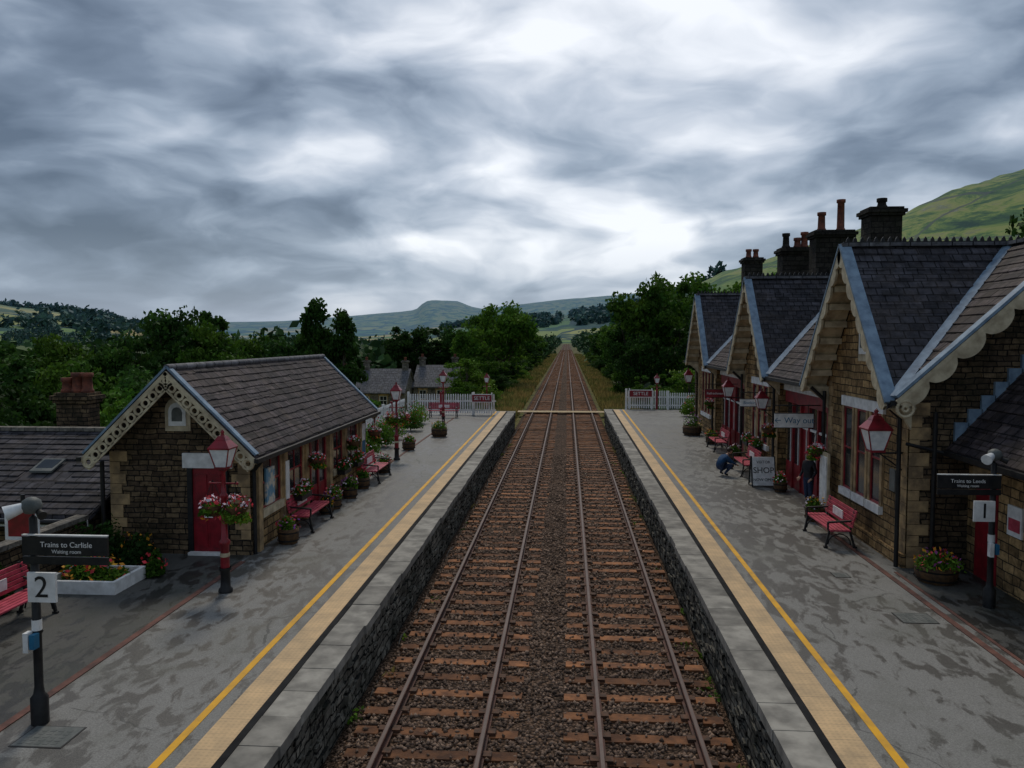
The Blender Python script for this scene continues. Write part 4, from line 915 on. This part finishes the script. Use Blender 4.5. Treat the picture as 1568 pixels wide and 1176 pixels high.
# ------------------------------------------------------------ people
def person(name,loc,rot,J,E,headc,headrot,hat=None):
    e=empty(name,loc,rot); names=list(J); me=bpy.data.meshes.new('body'); me.from_pydata([J[n][:3] for n in names],[(names.index(a),names.index(b)) for a,b,m in E],[])
    ob=bpy.data.objects.new('body_src',me); COL.objects.link(ob); md=ob.modifiers.new('Skin','SKIN'); 
    for i_,n_ in enumerate(names):
        sv=me.skin_vertices[0].data[i_]; r=J[n_][3]; sv.radius=(r,r); sv.use_root=(n_=='pelvis')
    ss=ob.modifiers.new('Sub','SUBSURF'); ss.levels=2; ss.render_levels=2
    dg=bpy.context.evaluated_depsgraph_get(); me2=bpy.data.meshes.new_from_object(ob.evaluated_get(dg)); bpy.data.objects.remove(ob)
    ml=[]; 
    for a,b,m in E:
        if m not in ml: ml.append(m)
    me2.materials.clear()
    for m in ml: me2.materials.append(M[m])
    segs=[(Vector(J[a][:3]),Vector(J[b][:3]),ml.index(m)) for a,b,m in E]
    for p_ in me2.polygons:
        c=p_.center; best=9;bi=0
        for a,b,m in segs:
            ab=b-a; t=max(0,min(1,(c-a).dot(ab)/ab.length_squared)); dd=(c-a-ab*t).length
            if dd<best: best=dd;bi=m
        p_.material_index=bi; p_.use_smooth=True
    o2=bpy.data.objects.new('body',me2); COL.objects.link(o2); o2.parent=e
    mb=MB(); mb.ball((0,0,0),(.075,.092,.115),'skin',16,12); mb.ball((0,.018,.025),(.083,.092,.108),'hair',16,12)
    mb.prism([(-.012,-.088,-.02),(.012,-.088,-.02),(.0,-.085,.02)],(0,-.022,-.004),'skin'); 
    for s in (-1,1):
        mb.ball((s*.03,-.082,.012),(.012,.01,.007),'white',8,6); mb.ball((s*.03,-.09,.012),(.006,.005,.006),'black',6,5); mb.ball((s*.078,0,0),(.012,.022,.032),'skin',8,6)
    mb.ball((0,-.086,-.05),(.022,.01,.006),'redcloth',8,6)
    if hat: mb.ball((0,.01,.06),(.09,.1,.075),hat,14,8); mb.lathe((0,-.01,.05),[(.088,0),(.12,-.01),(.12,.0),(.085,.015)],hat,14)
    ho=mb.build('head'); ho.parent=e; ho.location=headc; ho.rotation_euler=headrot
    for s,k in (('l','wristL'),('r','wristR')):
        w=Vector(J[k][:3]); hnd=Vector(J['hand'+k[-1]][:3]); d=(hnd-w).normalized(); a=d.cross(Vector((0,0,1))); a=a.normalized() if a.length>.1 else Vector((0,1,0)); mb=MB()
        mb.beam(w,hnd,.075,.03,'skin',a.cross(d))
        for q in range(4):
            L=(.07,.08,.075,.06)[q]; b0=hnd+a*(.027-.018*q); m0=b0+d*L*.5; cu=a.cross(d)*(-.02); mb.cyl(b0,m0,.0095,.009,'skin',6); mb.cyl(m0,m0+d*L*.45+cu,.009,.007,'skin',6)
        b0=w+d*.03+a*.035; mb.cyl(b0,b0+d*.035+a*.03,.012,.011,'skin',6); mb.cyl(b0+d*.035+a*.03,b0+d*.065+a*.035,.011,.009,'skin',6)
        mb.build('hand_'+s).parent=e
def skel(legm,topm):
    E=[('pelvis','spine',topm),('spine','chest',topm),('chest','neck',topm),('neck','skull','skin')]
    for s in 'LR': E+=[('chest','sh'+s,topm),('sh'+s,'elbow'+s,topm),('elbow'+s,'wrist'+s,topm),('wrist'+s,'hand'+s,'skin'),('pelvis','hip'+s,legm),('hip'+s,'knee'+s,legm),('knee'+s,'ankle'+s,legm),('ankle'+s,'toe'+s,'black')]
    return E
def mk(c,sides):
    J=dict(c)
    for k,v in sides.items():
        J[k+'L']=(v[0],v[1],v[2],v[3]); J[k+'R']=(-v[0],v[4] if len(v)>4 else v[1],v[5] if len(v)>5 else v[2],v[3])
    return J
st=mk({'pelvis':(0,0,.93,.14),'spine':(0,0,1.12,.13),'chest':(0,.01,1.32,.15),'neck':(0,0,1.47,.06),'skull':(0,-.01,1.55,.05)},
 {'sh':(.17,0,1.39,.065),'elbow':(.25,.03,1.13,.045),'wrist':(.23,-.12,.95,.03),'hand':(.21,-.18,.9,.022),'hip':(.09,0,.87,.1),'knee':(.1,-.02,.48,.064,.02,.48),'ankle':(.1,.03,.09,.042,.1,.09),'toe':(.12,-.13,.04,.035,-.05,.04)})
person('standing_person',(7.2,23.9,P),rad(-60),st,skel('jeans','darkcloth'),(0,-.02,1.64),(0,0,.3),'redcloth')
cr=mk({'pelvis':(0,.17,.34,.16),'spine':(0,.1,.50,.155),'chest':(0,-.05,.66,.16),'neck':(0,-.17,.76,.06),'skull':(0,-.22,.82,.05)},
 {'sh':(.18,-.06,.70,.075),'elbow':(.24,-.28,.50,.05),'wrist':(.14,-.46,.42,.034),'hand':(.1,-.53,.38,.022),'hip':(.1,.12,.32,.11),'knee':(.17,-.26,.44,.072,-.3,.42),'ankle':(.15,.02,.09,.047),'toe':(.17,-.13,.04,.036)})
person('crouching_person',(5.8,29.6,P),rad(110),cr,skel('jeans','navy'),(0,-.28,.9),(.35,0,0))
# ------------------------------------------------------------ world, light, camera
w=bpy.data.worlds.new('World'); sc.world=w; w.use_nodes=True; nt=w.node_tree; nt.nodes.clear()
SE,SA=50,-8
sky=nd(nt,'ShaderNodeTexSky',sky_type='NISHITA',sun_disc=False,sun_elevation=rad(SE),sun_rotation=rad(SA)); 
bg1=nd(nt,'ShaderNodeBackground',{'Color':sky.outputs[0],'Strength':.08})
g=nd(nt,'ShaderNodeTexCoord').outputs['Generated']; s=nd(nt,'ShaderNodeSeparateXYZ',{0:g})
zc=mth(nt,'MAXIMUM',s.outputs[2],0.0); zz=mth(nt,'ADD',zc,.36)
pv=nd(nt,'ShaderNodeCombineXYZ',{0:mth(nt,'DIVIDE',s.outputs[0],zz),1:mth(nt,'DIVIDE',s.outputs[1],zz),2:mth(nt,'MULTIPLY',zc,2.6)}).outputs[0]
wv=nd(nt,'ShaderNodeTexNoise',{'Vector':pv,'Scale':2.0,'Detail':3.0}).outputs[1]
pw=nd(nt,'ShaderNodeVectorMath',{0:pv,1:nd(nt,'ShaderNodeVectorMath',{0:wv,1:(.45,.45,.4)},operation='MULTIPLY').outputs[0]},operation='ADD').outputs[0]
n1=noise(nt,pw,3.0,6,.47); n2=noise(nt,nd(nt,'ShaderNodeVectorMath',{0:pv,1:(3.6,7.2,0)},operation='ADD').outputs[0],1.15,3,.5,.2)
val=mth(nt,'ADD',mth(nt,'MULTIPLY',n1,.56),mth(nt,'MULTIPLY',n2,.44))
val=mth(nt,'ADD',mth(nt,'MULTIPLY',mth(nt,'SUBTRACT',val,.5),1.45),.495)
L=Vector((.10,.97,.21)).normalized(); dt=nd(nt,'ShaderNodeVectorMath',{0:g,1:tuple(L)},operation='DOT_PRODUCT').outputs['Value']
val=mth(nt,'ADD',val,maprange(nt,dt,.84,.995,-.05,.085))
cc=ramp(nt,val,[(.32,(.085,.12,.175)),(.42,(.165,.215,.29)),(.50,(.30,.365,.455)),(.58,(.48,.54,.63)),(.72,(.90,.93,.98))])
hz=maprange(nt,s.outputs[2],.0,.12,.75,0.0); cc=mixc(nt,hz,cc,(.29,.37,.50))
bg2=nd(nt,'ShaderNodeBackground',{'Color':cc,'Strength':1.12})
mx=nd(nt,'ShaderNodeMixShader',{0:.87,1:bg1.outputs[0],2:bg2.outputs[0]}); out=nd(nt,'ShaderNodeOutputWorld',{0:mx.outputs[0]})
ld=bpy.data.lights.new('sun','SUN'); ld.energy=1.5; ld.angle=rad(12); ld.color=(1,.91,.78); lo=bpy.data.objects.new('sun',ld); COL.objects.link(lo)
SA2=-14
d=-Vector((math.sin(rad(SA))*math.cos(rad(SE)),math.cos(rad(SA))*math.cos(rad(SE)),math.sin(rad(SE)))); lo.rotation_euler=d.to_track_quat('-Z','Y').to_euler()
cd=bpy.data.cameras.new('camera'); cd.lens=27.78; cd.sensor_width=36; cd.clip_end=20000; cd.clip_start=.1
co=bpy.data.objects.new('camera',cd); COL.objects.link(co); co.location=(0,0,6); co.rotation_euler=(rad(90-3.31),0,rad(3.97)); sc.camera=co
sc.view_settings.view_transform='Standard'; sc.view_settings.look='None'; sc.view_settings.exposure=0
